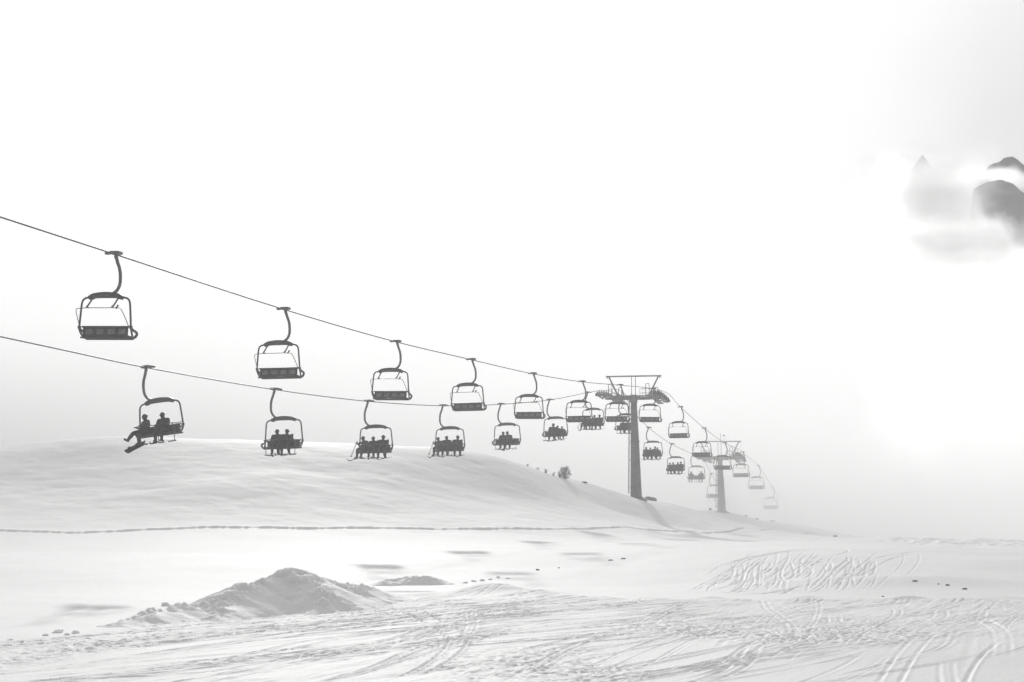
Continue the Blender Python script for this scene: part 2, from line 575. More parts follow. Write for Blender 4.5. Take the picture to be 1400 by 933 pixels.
# the groomed swath's rough far rim
for k in range(14):
    px = 820 + k * 43
    x, y = pxy(px, 822, -3.5)
    relief += bump(x + R.uniform(-1, 1), y + R.uniform(-1.5, 1.5), R.uniform(0.4, 1.4), R.uniform(0.4, 0.9), R.uniform(0.04, 0.10))


def bilinear(arr, x, y):
    fx = np.clip((x - RX0) / RS, 0, NX - 1.001); fy = np.clip((y - RY0) / RS, 0, NY - 1.001)
    xi = fx.astype(int); yi = fy.astype(int)
    tx = fx - xi; ty = fy - yi
    v = (arr[yi, xi] * (1 - tx) + arr[yi, xi + 1] * tx) * (1 - ty) + (arr[yi + 1, xi] * (1 - tx) + arr[yi + 1, xi + 1] * tx) * ty
    fade = sstep(RX0, RX0 + 3, x) * (1 - sstep(RX1 - 3, RX1, x)) * sstep(RY0, RY0 + 2, y) * (1 - sstep(RY1 - 6, RY1, y))
    return v * fade


# the trail of foot and ski prints that crosses the hill
trail_px = [(-60, 725), (0, 725), (110, 728), (200, 723), (300, 720), (420, 722), (600, 725), (760, 726), (900, 727), (1000, 728), (1130, 730)]
base_cache = {}


def hit(px, py, y0=30.0, y1=330.0, zf=None):
    """first place where the sight line through a pixel meets the ground"""
    d = P(px, py, 1.0)
    ys = np.arange(y0, y1, 0.5)
    zf = zf or base_z
    g = zf(d.x * ys, ys) - d.z * ys
    k = np.argmax(g > 0)
    if g[k] <= 0:
        k = int(np.argmax(g))
        return Vector((d.x * ys[k], ys[k], d.z * ys[k]))
    if k > 0:
        t = g[k - 1] / (g[k - 1] - g[k])
        Y = ys[k - 1] + t * 0.5
    else:
        Y = ys[0]
    return Vector((d.x * Y, Y, d.z * Y))


trail = [hit(px, py, 100) for px, py in trail_px]
TX = np.array([p.x for p in trail]); TY = np.array([p.y for p in trail])


def ground_z(x, y):
    x = np.asarray(x, dtype=np.float64); y = np.asarray(y, dtype=np.float64)
    z = base_z(x, y)
    z = z + bilinear(relief, x, y)
    # broad wind-shaped undulation of the hill
    hillm = sstep(128, 150, y) * (1 - sstep(230, 300, y))
    z = z + hillm * (0.45 * fbm(x * 0.04, y * 0.05, 131, 3) + 0.10 * fbm(x * 0.20, y * 0.22, 141, 4, 0.6))
    z = z + hillm * sstep(10, 26, x) * 0.10 * fbm(x * 0.5, y * 0.22, 171, 3)
    # churned snow towards the far rim on the right
    far = sstep(118, 150, y) * (1 - sstep(300, 330, y)) * sstep(0.17, 0.20, x / np.maximum(y, 1))
    z = z + far * (0.40 * fbm(x * 0.5, y * 0.16, 181, 4, 0.6))
    ty = np.interp(x, TX, TY) + 0.5 * vnoise(x * 0.6, x * 0, 151)
    d = (y - ty)
    on = sstep(TX[0] - 2, TX[0] + 4, x) * (1 - sstep(TX[-1] - 3, TX[-1], x))
    jit = 0.45 + 0.8 * np.clip(vnoise(x * 4.5, x * 0 + 2, 161) + 0.5, 0, 1)
    z = z + on * jit * (1 + np.clip((y - 140) / 45, 0, 1.5)) * (0.055 * np.exp(-((d - 0.6) / 0.25) ** 2) - 0.085 * np.exp(-(d / 0.35) ** 2))
    return z


def gz(x, y):
    return float(ground_z(np.array([float(x)]), np.array([float(y)]))[0])


ys = np.concatenate([np.arange(-60, 20, 5.0), np.arange(20, 30, 0.5), np.arange(30, 76, 0.06), np.arange(76, 126, 0.085), np.arange(126, 212, 0.22), np.arange(212, 330, 0.9), np.arange(330, 641, 12.0)])
nc = 1120
uc = np.linspace(-0.31, 0.31, nc)
sY = np.sqrt(np.maximum(ys, 0) ** 2 + 12.0 ** 2)
XC = uc[None] * sY[:, None]
ne = 34
fr = (np.arange(1, ne + 1) / ne) ** 2.4
edgeR = XC[:, -1:]
XR = edgeR + fr[None] * (640 - edgeR)
XL = -XR[:, ::-1]
XX = np.concatenate([XL, XC, XR], axis=1)
YY = np.broadcast_to(ys[:, None], XX.shape)
ZZ = ground_z(XX, YY)


def grid_mesh(name, X, Y, Z, mat):
    nr, ncol = X.shape
    co = np.stack([X, Y, Z], axis=-1).reshape(-1, 3).astype(np.float32)
    idx = np.arange(nr * ncol).reshape(nr, ncol)
    q = np.stack([idx[:-1, :-1], idx[:-1, 1:], idx[1:, 1:], idx[1:, :-1]], axis=-1).reshape(-1, 4).astype(np.int32)
    me = bpy.data.meshes.new(name)
    me.vertices.add(len(co))
    me.vertices.foreach_set('co', co.ravel())
    me.loops.add(q.size)
    me.loops.foreach_set('vertex_index', q.ravel())
    me.polygons.add(len(q))
    me.polygons.foreach_set('loop_start', np.arange(0, q.size, 4, dtype=np.int32))
    me.polygons.foreach_set('loop_total', np.full(len(q), 4, dtype=np.int32))
    me.polygons.foreach_set('use_smooth', np.ones(len(q), dtype=bool))
    me.update(calc_edges=True)
    me.materials.append(mat)
    o = bpy.data.objects.new(name, me)
    col.objects.link(o)
    return o


ground = grid_mesh('ground', XX, YY, ZZ, M['snow'])
tag(ground, 'snow covered ski slope with tracks and a rounded hill behind', kind='structure')


# ------------------------------------------------------------------ heaps of ploughed snow
def seg_dist(X, Y, a, b):
    ax, ay = a; bx, by = b
    dx, dy = bx - ax, by - ay
    t = np.clip(((X - ax) * dx + (Y - ay) * dy) / (dx * dx + dy * dy), 0, 1)
    return np.hypot(X - ax - t * dx, Y - ay - t * dy), t


def heap(name, label, ridges, slope, res, rough, seed, group, crumble=0.30):
    """ridges: polylines of (photo x, photo y, distance) along the crests"""
    R3 = [[P(*q) for q in r] for r in ridges]
    xs = [p.x for r in R3 for p in r]; yv = [p.y for r in R3 for p in r]
    m = 3.2
    x = np.arange(min(xs) - m, max(xs) + m, res); y = np.arange(min(yv) - m, max(yv) + m, res * 1.4)
    X, Y = np.meshgrid(x, y)
    g = ground_z(X, Y)
    wx = X + 0.35 * fbm(X * 0.7, Y * 0.5, seed, 3); wy = Y + 0.5 * fbm(X * 0.6, Y * 0.5, seed + 9, 3)
    H = np.full(X.shape, -9.0)
    Q = np.full(X.shape, 2.0)
    for r in R3:
        for a, b in zip(r[:-1], r[1:]):
            d, t = seg_dist(wx, wy, (a.x, a.y), (b.x, b.y))
            top = a.z + (b.z - a.z) * t
            hh = np.maximum(top - g, 0.02)
            w = hh / slope + 0.25
            q = np.clip(d / w, 0, 14)
            prof = hh * (1 - q) * 1.0
            prof = np.where(q < 0.2, hh * (1 - q * q * 2.5 - 0.1), prof)
            H = np.maximum(H, prof)
            Q = np.minimum(Q, q)
    lump = fbm(X * 1.8, Y * 1.3, seed + 20, 5, 0.6)
    cr = 0.5 - np.abs(fbm(X * 2.4, Y * 1.8, seed + 30, 4, 0.6))
    mask = np.clip(H / 0.5, 0, 1)
    rocky = np.clip(fbm(X * 0.55, Y * 0.4, seed + 50, 2) * 2.4 + 0.35, 0.1, 1)
    H = H + crumble * mask * np.exp(-(Q / 0.28) ** 2) * np.clip(fbm(X * 3.2, Y * 2.2, seed + 60, 4, 0.65) * 1.3 - 0.1, -0.25, 0.5)
    H = H + rough * mask * (0.9 * lump + 0.9 * (cr - 0.35)) * rocky
    # crumbs around the foot
    foot = np.exp(-((H - 0.05) / 0.18) ** 2)
    H = H + foot * rough * 0.45 * np.clip(fbm(X * 3, Y * 2.4, seed + 40, 3), 0, 1)
    Z = np.where(H > -0.25, g + H - 0.03, g - 0.3)
    o = grid_mesh(name, X, Y, Z, M['snow_heap'])
    tag(o, label, 'snow heap', group)
    # drop the cells that lie wholly under the ground
    bm = bmesh.new(); bm.from_mesh(o.data)
    hid = (H <= -0.12).ravel()
    bm.verts.ensure_lookup_table()
    dead = [f for f in bm.faces if all(hid[v.index] for v in f.verts)]
    bmesh.ops.delete(bm, geom=dead, context='FACES')
    bm.to_mesh(o.data); bm.free()
    return o


heap('snow_heap', 'tallest pointed heap of ploughed snow left of centre at the piste edge',
     [[(143, 859, 57.6), (165, 848, 58.5), (200, 834, 60), (228, 826, 61.5), (262, 824, 62.6), (290, 818, 63.8), (318, 808, 65.2), (334, 796, 66), (350, 797, 66.8), (368, 786, 67.6), (396, 774, 68.6), (420, 783, 69.4), (436, 789, 70), (470, 795, 71.3), (498, 797, 72.5), (514, 806, 73.4), (540, 812, 75)],
      [(334, 796, 66), (320, 808, 64.6), (300, 824, 62.8), (284, 840, 61.4), (274, 852, 60.6)],
      [(400, 776, 68.6), (424, 789, 67.6), (440, 806, 66.2), (446, 826, 64.6)],
      [(450, 793, 70.3), (492, 803, 70.6), (478, 818, 68.4)]],
     0.46, 0.04, 0.13, 210, 'heaps of ploughed snow', 0.24)
heap('snow_heap', 'low rounded snow heap right behind the tall pointed one',
     [[(512, 801, 88), (535, 790, 89), (562, 785.5, 89.5), (585, 786, 89.5), (602, 792, 89.5), (620, 800, 90)]],
     0.42, 0.05, 0.18, 310, 'heaps of ploughed snow', 0.08)

# ------------------------------------------------------------------ small lumps of snow and stones
def lump_mesh(name, mat, seed, flat=0.6, rough=0.3):
    r = random.Random(seed)
    bm = bmesh.new()
    bmesh.ops.create_icosphere(bm, subdivisions=3, radius=0.5)
    ph = [Vector((r.uniform(-1, 1), r.uniform(-1, 1), r.uniform(-1, 1))).normalized() for _ in range(9)]
    cut = [r.uniform(0.28, 0.46) for _ in ph]
    for v in bm.verts:
        p = v.co.copy()
        for n, c in zip(ph, cut):
            e = p.dot(n) - c
            if e > 0: p -= n * e * 0.85
        k = 1 + rough * (math.sin(p.x * 9 + seed) * math.sin(p.y * 8 + 2 * seed) * math.cos(p.z * 10)) * 0.5
        v.co = Vector((p.x * k, p.y * k, p.z * k * flat))
    me = bpy.data.meshes.new(name)
    bm.to_mesh(me); bm.free()
    me.materials.append(mat)
    return me


def place_lump(name, me, px, py, wpx, hpx, label, cat, group, y0=30):
    g = hit(px, py, y0, zf=ground_z)
    mpp = g.y / F
    o = bpy.data.objects.new(name, me)
    col.objects.link(o)
    w = wpx * mpp
    h = hpx * mpp
    o.scale = (w, w * 0.8, h / 0.42)
    o.location = (g.x, g.y, gz(g.x, g.y) + h * 0.22)
    o.rotation_euler = (0, 0, random.uniform(0, 6.28))
    tag(o, label, cat, group)
    return o


rocks = [lump_mesh('rock', M['rock'], s) for s in (1, 2, 3)]
rk = [
    (799, 660.5, 12, 3, 'flat dark rock on the crest between the shrub and the near tower', 100),
    (971, 693, 8, 5, 'dark rock at the left foot of the far tower', 200),
    (1020, 703, 6, 2.6, 'small dark rock on the crest, first right of the far tower', 200),
    (1035, 706, 7, 2.6, 'small dark rock on the crest, second right of the far tower', 200),
    (1056, 711, 11, 3, 'flat grey rock on the crest under the last faint chair', 200),
    (735, 780, 7, 3, 'lone dark stone in the smooth snow right of the low heap', 60),
    (764, 777, 4, 2, 'tiny stone in smooth snow right of the lone dark stone', 60),
    (835, 766.5, 10, 2.2, 'left of two flat stones in smooth snow below the near tower', 60),
    (852, 764.5, 11, 2.2, 'right of two flat stones in smooth snow below the near tower', 60),
    (1251, 795, 10, 2.4, 'first dark stone from the left on the pale snow lobe', 60),
    (1283, 799, 5, 2, 'smallest dark stone in the row on the pale snow lobe', 60),
    (1295, 800.5, 9, 2.6, 'third dark stone in the row on the pale snow lobe', 60),
    (1319, 806, 9, 3, 'last dark stone on the right end of the pale snow lobe', 60),
    (1142, 734, 9, 3, 'dark rock on the skyline above the tracked snow bank', 150),
    (1207, 816, 6, 2, 'small stone at the far lip of the skied piste', 60),
]
for i, (px, py, w, h, lab, y0) in enumerate(rk):
    place_lump('rock', rocks[i % 3], px, py, w * 0.8, h * 0.75, lab, 'rock', 'dark stones showing through the snow', y0)
clods = [lump_mesh('snow_clod', M['snow_heap'], s, 0.7, 0.6) for s in (11, 12, 13)]
cl = [
    (62, 869, 13, 5, 'small snow clod at the far left end of the clods beside the piste edge'),
    (80, 865, 22, 8, 'wide snow clod second from left beside the piste edge'),
    (92, 868, 12, 5, 'low snow clod between the two biggest at the left piste edge'),
    (104, 866, 13, 8, 'tall snow clod on the right end of the left cluster'),
    (14, 876, 12, 4, 'flat snow clod at the left picture border'),
    (30, 878, 9, 4, 'small flat snow clod just right of the one at left border'),
    (636, 797, 9, 3.5, 'snow clod touching the right end of the low heap'),
    (648, 795, 10, 4, 'second snow clod in the row right of the low heap'),
    (659, 794, 11, 4.5, 'third snow clod in the row right of the low heap'),
    (670, 792.5, 8, 3.5, 'fourth snow clod in the row right of the low heap'),
    (681, 790, 9, 4.5, 'highest snow clod in the row right of the low heap'),
    (694, 791, 10, 2.5, 'flat last snow clod in the row right of the low heap'),
    (150, 857, 14, 6, 'snow clod at the left foot of the tall pointed heap'),
    (226, 828, 22, 9, 'blocky snow clod on the left shoulder of the tall heap'),
]
for i, (px, py, w, h, lab) in enumerate(cl):
    place_lump('snow_clod', clods[i % 3], px, py + 0.5, w * 0.85, h * 0.6, lab, 'snow clod', 'loose snow clods')

# ------------------------------------------------------------------ the lift line
HEAD = math.atan2(4.21, 17.2)
DIRV = Vector((math.sin(HEAD), math.cos(HEAD), 0))
GAUGE = 5.5


def up_xy(t): return Vector((-15.4 + 4.21 * t, 77.8 + 17.2 * t))
def lo_xy(t): return Vector((-15.4 + 4.21 * t - GAUGE * math.cos(HEAD), 77.8 + 17.2 * t + GAUGE * math.sin(HEAD)))
def ray_z(py, Y): return P(700, py, Y).z


# rope heights as (t, z), read from the photo's own rope
up_pts = [(-3.0, None), (-0.532, 299), (0, 350.5), (1, 421), (2, 465), (3, 491.5), (4, 511), (5, 522), (6, 527.5), (7.0, 530.5), (7.24, 531), (8, 557), (9, 586), (10, 609), (11, 617), (11.4, 621), (12, 632), (12.95, 664), (14, 690), (15.5, 722)]
up_pts = [(-3.0, None), (-0.532, 299), (0, 350.5), (1, 421), (2, 465), (3, 491.5), (4, 511), (5, 522), (6, 527), (6.9, 531), (7.5, 538), (8, 557), (9, 586), (10, 606), (10.8, 615), (11.3, 625), (12, 637), (13, 666), (14, 692), (15.5, 724)]
lo_pts = [(-3.0, None), (0.0475, 461), (0.843, 503), (1.81, 533), (2.76, 549), (3.75, 555), (4.72, 553), (5.73, 547), (6.69, 537), (7.2, 534), (7.6, 543), (8.64, 585), (9.55, 607), (10.54, 621), (11.0, 624), (11.5, 648), (12.5, 690), (13.5, 720), (15, 750)]


def rope_fn(pts, xyf):
    T = []; Z = []
    for t, py in pts:
        if py is None: continue
        T.append(t); Z.append(ray_z(py, xyf(t).y))
    # beyond the picture's left edge the rope carries on with its own slope
    s = (Z[1] - Z[0]) / (T[1] - T[0])
    T.insert(0, -3.0); Z.insert(0, Z[0] - s * (T[1] + 3.0) * 1.0 if True else 0)
    cv = smooth_path([(a, b, 0) for a, b in zip(T, Z)], 8)
    ts = np.array([p.x for p in cv]); zs = np.array([p.y for p in cv])
    return lambda t: float(np.interp(t, ts, zs)), ts


up_z, up_ts = rope_fn(up_pts, up_xy)
lo_z, lo_ts = rope_fn(lo_pts, lo_xy)
TT1, TT2 = 7.24, 10.85


def rope(label, xyf, zf, group):
    mb = MB()
    ts = np.arange(-3.0, 15.0, 0.08)
    mb.tube([(*xyf(t), zf(t)) for t in ts], 0.030, 8)
    o = mb.build('haul_rope', M['rope'])
    tag(o, label, 'lift cable', group)


rope('upper steel haul cable that carries the empty chairs', up_xy, up_z, 'haul cables of the chairlift')
rope('lower steel haul cable that carries the chairs with riders', lo_xy, lo_z, 'haul cables of the chairlift')


# ------------------------------------------------------------------ chairs
def make_chair(loaded):
    root = empty('chairlift_chair')
    cx = -0.46 if loaded else -0.30
    # grip on the rope
    g = MB()
    g.box((0.06, -0.02, 0.05), (0.42, 0.42, 0.13), None, 0.045)
    g.box((-0.20, -0.12, 0.03), (0.26, 0.24, 0.10), (0, -0.12, 0), 0.03)
    g.box((0.03, -0.30, 0.02), (0.07, 0.30, 0.07), (0.12, 0, 0), 0.02)
    g.box((0.03, 0.32, 0.03), (0.07, 0.22, 0.07), (-0.1, 0, 0), 0.02)
    g.tube([(0.09, 0.0, 0.03), (0.09, 0.0, 0.12)], 0.05, 10)
    g.box((0.06, 0.0, -0.09), (0.12, 0.14, 0.16), None, 0.03)
    g.build('grip', M['arm'], root)
    a = MB()
    path = smooth_path([(0.05, 0, -0.02), (0.12, 0, -0.28), (0.24, 0, -0.62), (0.275, 0, -0.95), (0.25, 0, -1.22), (0.13, 0, -1.44), (-0.08, 0, -1.56), (-0.22, 0, -1.60)], 6)
    n = len(path)
    a.sweep(path, [0.12] * n, [0.115 - 0.02 * i / n for i in range(n)])
    a.build('hanger_arm', M['arm'], root)
    h = MB()
    hp = smooth_path([(cx - 0.70, 0, -1.72), (cx - 0.50, 0, -1.635), (cx - 0.2, 0, -1.605), (cx, 0, -1.60), (cx + 0.2, 0, -1.605), (cx + 0.50, 0, -1.635), (cx + 0.70, 0, -1.72)], 5)
    h.sweep(hp, 0.24, [0.16 + 0.08 * math.sin(math.pi * i / (len(hp) - 1)) for i in range(len(hp))])
    for s in (-1, 1):
        h.tube([(cx + s * 0.60, -0.13, -1.70), (cx + s * 0.60, 0.13, -1.70)], 0.075, 10)
    h.box((cx, -0.125, -1.61), (0.34, 0.02, 0.07), None, 0.008, 1)
    h.build('crossbar_housing', [M['frame'], M['tube']], root)
    f = MB()
    for s in (-1, 1):
        pth = smooth_path([(cx + s * 0.62, 0, -1.70), (cx + s * 0.80, 0, -1.705), (cx + s * 0.93, 0, -1.76), (cx + s * 1.01, 0, -1.90), (cx + s * 1.05, 0, -2.3), (cx + s * 1.09, 0.0, -2.86),
                           (cx + s * 1.085, 0.08, -3.04), (cx + s * 1.05, 0.26, -3.20), (cx + s * 0.98, 0.50, -3.29)], 6)
        f.tube(pth, 0.041, 10)
        f.box((cx + s * 1.09, 0.0, -2.86), (0.11, 0.14, 0.12), None, 0.03)
    f.tube([(cx - 0.99, 0.5, -3.29), (cx + 0.99, 0.5, -3.29)], 0.036, 10)
    f.tube([(cx - 1.06, 0.06, -3.26), (cx + 1.06, 0.06, -3.26)], 0.036, 10)
    f.tube([(cx - 1.0, 0.03, -2.84), (cx + 1.02, 0.03, -2.84)], 0.036, 10)
    f.build('frame', M['frame'], root)
    b = MB()
    b.box((cx, 0.085, -3.03), (1.86, 0.05, 0.36), (-0.12, 0, 0), 0.018)
    for k in range(4):
        xx = cx + (-1.5 + k) * 0.465
        b.box((xx, 0.135, -3.02), (0.43, 0.06, 0.30), (-0.12, 0, 0), 0.025)
        b.box((xx, 0.045, -3.03), (0.30, 0.015, 0.2), (-0.12, 0, 0), 0.006, 1)
    for k in range(5):
        b.box((cx + (-2 + k) * 0.465, 0.045, -3.04), (0.05, 0.05, 0.40), (-0.12, 0, 0), 0.012)
    b.build('backrest', [M['pad'], M['panel']], root)
    s_ = MB()
    s_.box((cx, 0.34, -3.235), (1.88, 0.5, 0.05), (-0.06, 0, 0), 0.018)
    for k in range(4):
        s_.box((cx + (-1.5 + k) * 0.465, 0.36, -3.20), (0.44, 0.46, 0.06), (-0.06, 0, 0), 0.025)
    s_.build('seat', M['pad'], root)
    for s in (-1, 1):
        ar = MB()
        ar.tube(smooth_path([(cx + s * 1.09, 0.0, -2.90), (cx + s * 1.10, 0.20, -2.97), (cx + s * 1.11, 0.40, -3.01), (cx + s * 1.11, 0.52, -3.06), (cx + s * 1.10, 0.52, -3.14), (cx + s * 1.07, 0.42, -3.24)], 5), 0.055, 8)
        ar.build('armrest', M['frame'], root)
    r = MB()
    if not loaded:
        # raised: swung up in front of and under the crossbar
        for s in (-1, 1):
            r.tube(smooth_path([(cx + s * 0.54, -0.06, -1.74), (cx + s * 0.54 - 0.04, -0.22, -1.93), (cx + s * 0.54 - 0.08, -0.36, -2.10)], 4), 0.034, 8)
        r.tube(smooth_path([(cx - 1.06, -0.04, -2.84), (cx - 1.09, -0.20, -2.5), (cx - 1.08, -0.36, -2.24), (cx - 1.0, -0.40, -2.17), (cx - 0.6, -0.4, -2.14), (cx, -0.4, -2.14), (cx + 0.5, -0.4, -2.14), (cx + 0.78, -0.40, -2.16), (cx + 0.88, -0.36, -2.3), (cx + 0.97, -0.2, -2.6), (cx + 1.03, -0.04, -2.88)], 5), 0.017, 8)
        rb = r.build('restraint_bar', M['tube'], root)
        for s in (-0.66, 0.40):
            fr_ = MB()
            fr_.tube([(cx + s, -0.38, -2.14), (cx + s + 0.04, -0.38, -2.05), (cx + s + 0.10, -0.38, -2.13)], 0.018, 6)
            if s > 0:
                fr_.tube([(cx + s + 0.20, -0.36, -2.17), (cx + s + 0.30, -0.36, -2.01)], 0.036, 8)
            else:
                fr_.tube([(cx + s + 0.12, -0.38, -2.16), (cx + s + 0.15, -0.38, -2.11)], 0.02, 6)
            fr_.build('footrest', M['frame'], rb)
    else:
        # closed over the riders' laps, posts down to the footrests
        for s in (-1, 1):
            r.tube(smooth_path([(cx + s * 1.06, 0.02, -2.72), (cx + s * 1.04, 0.30, -2.78), (cx + s * 1.0, 0.52, -2.82), (cx + s * 0.86, 0.56, -2.80), (cx + s * 0.5, 0.56, -2.78), (cx + s * 0.16, 0.56, -2.80),
                                (cx + s * 0.06, 0.56, -2.90), (cx + s * 0.05, 0.57, -3.1), (cx + s * 0.05, 0.60, -3.62)], 5), 0.021, 8)
            r.tube(smooth_path([(cx + s * 0.74, 0.56, -2.80), (cx + s * 0.86, 0.57, -2.90), (cx + s * 0.86, 0.58, -3.1), (cx + s * 0.84, 0.60, -3.62)], 4), 0.019, 8)
        rb = r.build('restraint_bar', M['tube'], root)
        for s in (-1, 1):
            fr_ = MB()
            fr_.tube([(cx + s * 0.05 - s * 0.02, 0.60, -3.63), (cx + s * 0.32, 0.60, -3.65)], 0.024, 8)
            fr_.tube([(cx + s * 0.52, 0.60, -3.65), (cx + s * 0.92, 0.60, -3.63)], 0.024, 8)
            fr_.build('footrest', M['frame'], rb)
    return root, cx


empty_proto, CXE = make_chair(False)
load_proto, CXL = make_chair(True)
up_labels = [
    'largest empty chair, first from the left on the upper cable',
    'empty chair second from the left on the upper cable',
    'empty chair third from the left, above a chair of three riders',
    'empty chair fourth from the left, its seat hiding the lower cable',
    'empty chair fifth from the left, between two loaded chairs',
    'empty chair overlapping the loaded chair of four left of the near tower',
    'empty chair hanging under the near tower just left of its mast',
    'empty chair hanging under the near tower just right of its mast',
    'dark empty chair on its own between near and far tower',
    'dark empty chair in front of the far tower crossarm, left of its mast',
    'grey empty chair in front of the far tower mast',
    'pale empty chair first to the right of the far tower',
    'faint empty chair second to the right of the far tower above the crest',
    'faintest empty chair sinking behind the crest at the cable end',
]
for i, lab in enumerate(up_labels):
    t = [-0.03, 1.045, 2.085, 3.03, 4.03, 5.04, 6.0, 7.0, 8.0, 9.0, 10.0, 11.0, 12.0, 13.0][i]
    c = empty_proto if i == 0 else copy_tree(empty_proto)
    q = up_xy(t)
    c.location = (q.x, q.y, up_z(t))
    c.rotation_euler = (0, math.radians([1.2, -0.4, 0.9, -.8, .6, -.3, .5, 0.9, -.7, 0.4, .8, -.6, 0.5, 0][i]), -HEAD)
    tag(c, lab, 'ski lift chair', 'empty chairs on the upper cable')


# ------------------------------------------------------------------ riders
def grow(edges, pos, rad, root, sub=2):
    names = list(pos)
    me = bpy.data.meshes.new('tmp')
    me.from_pydata([pos[n] for n in names], [(names.index(a), names.index(b)) for a, b in edges], [])
    o = bpy.data.objects.new('tmp', me)
    col.objects.link(o)
    sk = o.modifiers.new('skin', 'SKIN')
    if not me.skin_vertices:
        me.skin_vertices.new()
    for i, n in enumerate(names):
        r = rad[n]
        me.skin_vertices[0].data[i].radius = r if isinstance(r, tuple) else (r, r)
        me.skin_vertices[0].data[i].use_root = (n == root)
    sb = o.modifiers.new('sub', 'SUBSURF')
    sb.levels = sub; sb.render_levels = sub
    sk.use_smooth_shade = True
    dg = bpy.context.evaluated_depsgraph_get()
    dg.update()
    ev = o.evaluated_get(dg)
    m2 = bpy.data.meshes.new_from_object(ev)
    bpy.data.objects.remove(o)
    return m2


def body_mesh(lean=0.0, turn=0.0, legs=None, arms=None, bulk=1.0, headturn=0.0, mats=None):
    """seated figure: origin on the seat, facing +y; returns mesh and head position"""
    pos = {}; rad = {}; ed = []

    def add(n, p, r, to=None):
        pos[n] = p; rad[n] = r
        if to: ed.append((to, n))
    b = bulk * 1.14
    add('pelvis', (0, 0.02, 0.13), (0.17 * b, 0.14 * b))
    add('waist', (0.0 + lean * 0.2, 0.0, 0.30), (0.165 * b, 0.13 * b), 'pelvis')
    add('chest', (lean * 0.5, -0.01, 0.47), (0.19 * b, 0.135 * b), 'waist')
    add('neck', (lean * 0.8, 0.01, 0.63), (0.075, 0.075), 'chest')
    add('jaw', (lean * 0.95, 0.035, 0.70), (0.075, 0.085), 'neck')
    add('skull', (lean * 1.0, 0.03, 0.79), (0.078, 0.09), 'jaw')
    add('top', (lean * 1.0, 0.02, 0.86), (0.06, 0.07), 'skull')
    hx = lean
    fx, fy = math.sin(headturn), math.cos(headturn)
    add('nose', (hx + 0.115 * fx, 0.035 + 0.115 * fy, 0.735), (0.018, 0.02), 'jaw')
    legs = legs or {}
    arms = arms or {}
    for s, L in ((-1, 'l'), (1, 'r')):
        kn = legs.get(L + 'knee', (s * 0.15, 0.47, 0.12))
        an = legs.get(L + 'ankle', (s * 0.15, 0.52, -0.30))
        to = legs.get(L + 'toe', (s * 0.16, 0.70, -0.385))
        add(L + 'hip', (s * 0.11, 0.10, 0.11), 0.105 * b, 'pelvis')
        add(L + 'knee', kn, 0.085 * b, L + 'hip')
        add(L + 'calf', tuple(0.55 * k + 0.45 * a for k, a in zip(kn, an)), 0.085 * b, L + 'knee')
        add(L + 'ankle', an, 0.072, L + 'calf')
        heel = (an[0], an[1] - 0.02, an[2] - 0.075)
        add(L + 'heel', heel, 0.062, L + 'ankle')
        add(L + 'toe', to, 0.05, L + 'heel')
        sh = (lean * 0.65 + s * 0.205 * b, -0.01, 0.55)
        el = arms.get(L + 'elbow', (lean * 0.5 + s * 0.29, 0.10, 0.30))
        wr = arms.get(L + 'wrist', (lean * 0.3 + s * 0.20, 0.34, 0.33))
        add(L + 'shoulder', sh, 0.088 * b, 'chest')
        add(L + 'elbow', el, 0.066, L + 'shoulder')
        add(L + 'wrist', wr, 0.046, L + 'elbow')
        d = Vector(wr) - Vector(el)
        d.normalize()
        side = d.cross(Vector((0, 0, 1)))
        if side.length < 0.1: side = Vector((1, 0, 0))
        side.normalize()
        up = side.cross(d)
        pm = Vector(wr) + d * 0.06
        add(L + 'palm', tuple(pm), (0.042, 0.026), L + 'wrist')
        for q, (off, ln) in enumerate(((-0.033, 0.060), (-0.011, 0.075), (0.011, 0.072), (0.033, 0.055))):
            k1 = pm + d * 0.045 + side * off
            k2 = k1 + d * ln * 0.5 - up * 0.018
            k3 = k2 + d * ln * 0.2 - up * ln * 0.45
            add(L + 'f%da' % q, tuple(k1), 0.0125, L + 'palm')
            add(L + 'f%db' % q, tuple(k2), 0.0115, L + 'f%da' % q)
            add(L + 'f%dc' % q, tuple(k3), 0.0105, L + 'f%db' % q)
        t1 = Vector(wr) + d * 0.03 - side * s * 0.045
        t2 = t1 + d * 0.035 - side * s * 0.025 - up * 0.01
        add(L + 'ta', tuple(t1), 0.014, L + 'palm')
        add(L + 'tb', tuple(t2), 0.012, L + 'ta')
    me = grow(ed, pos, rad, 'pelvis', 1)
    me.name = 'body'
    mats = mats or (M['jacket'], M['trousers'])
    for m in mats: me.materials.append(m)
    for p in me.polygons:
        p.use_smooth = True
        c = p.center
        p.material_index = 1 if (c.z < 0.17 and not (abs(c.x) > 0.22 and c.z > 0.1)) else 0
    return me, Vector((hx, 0.03, 0.80))


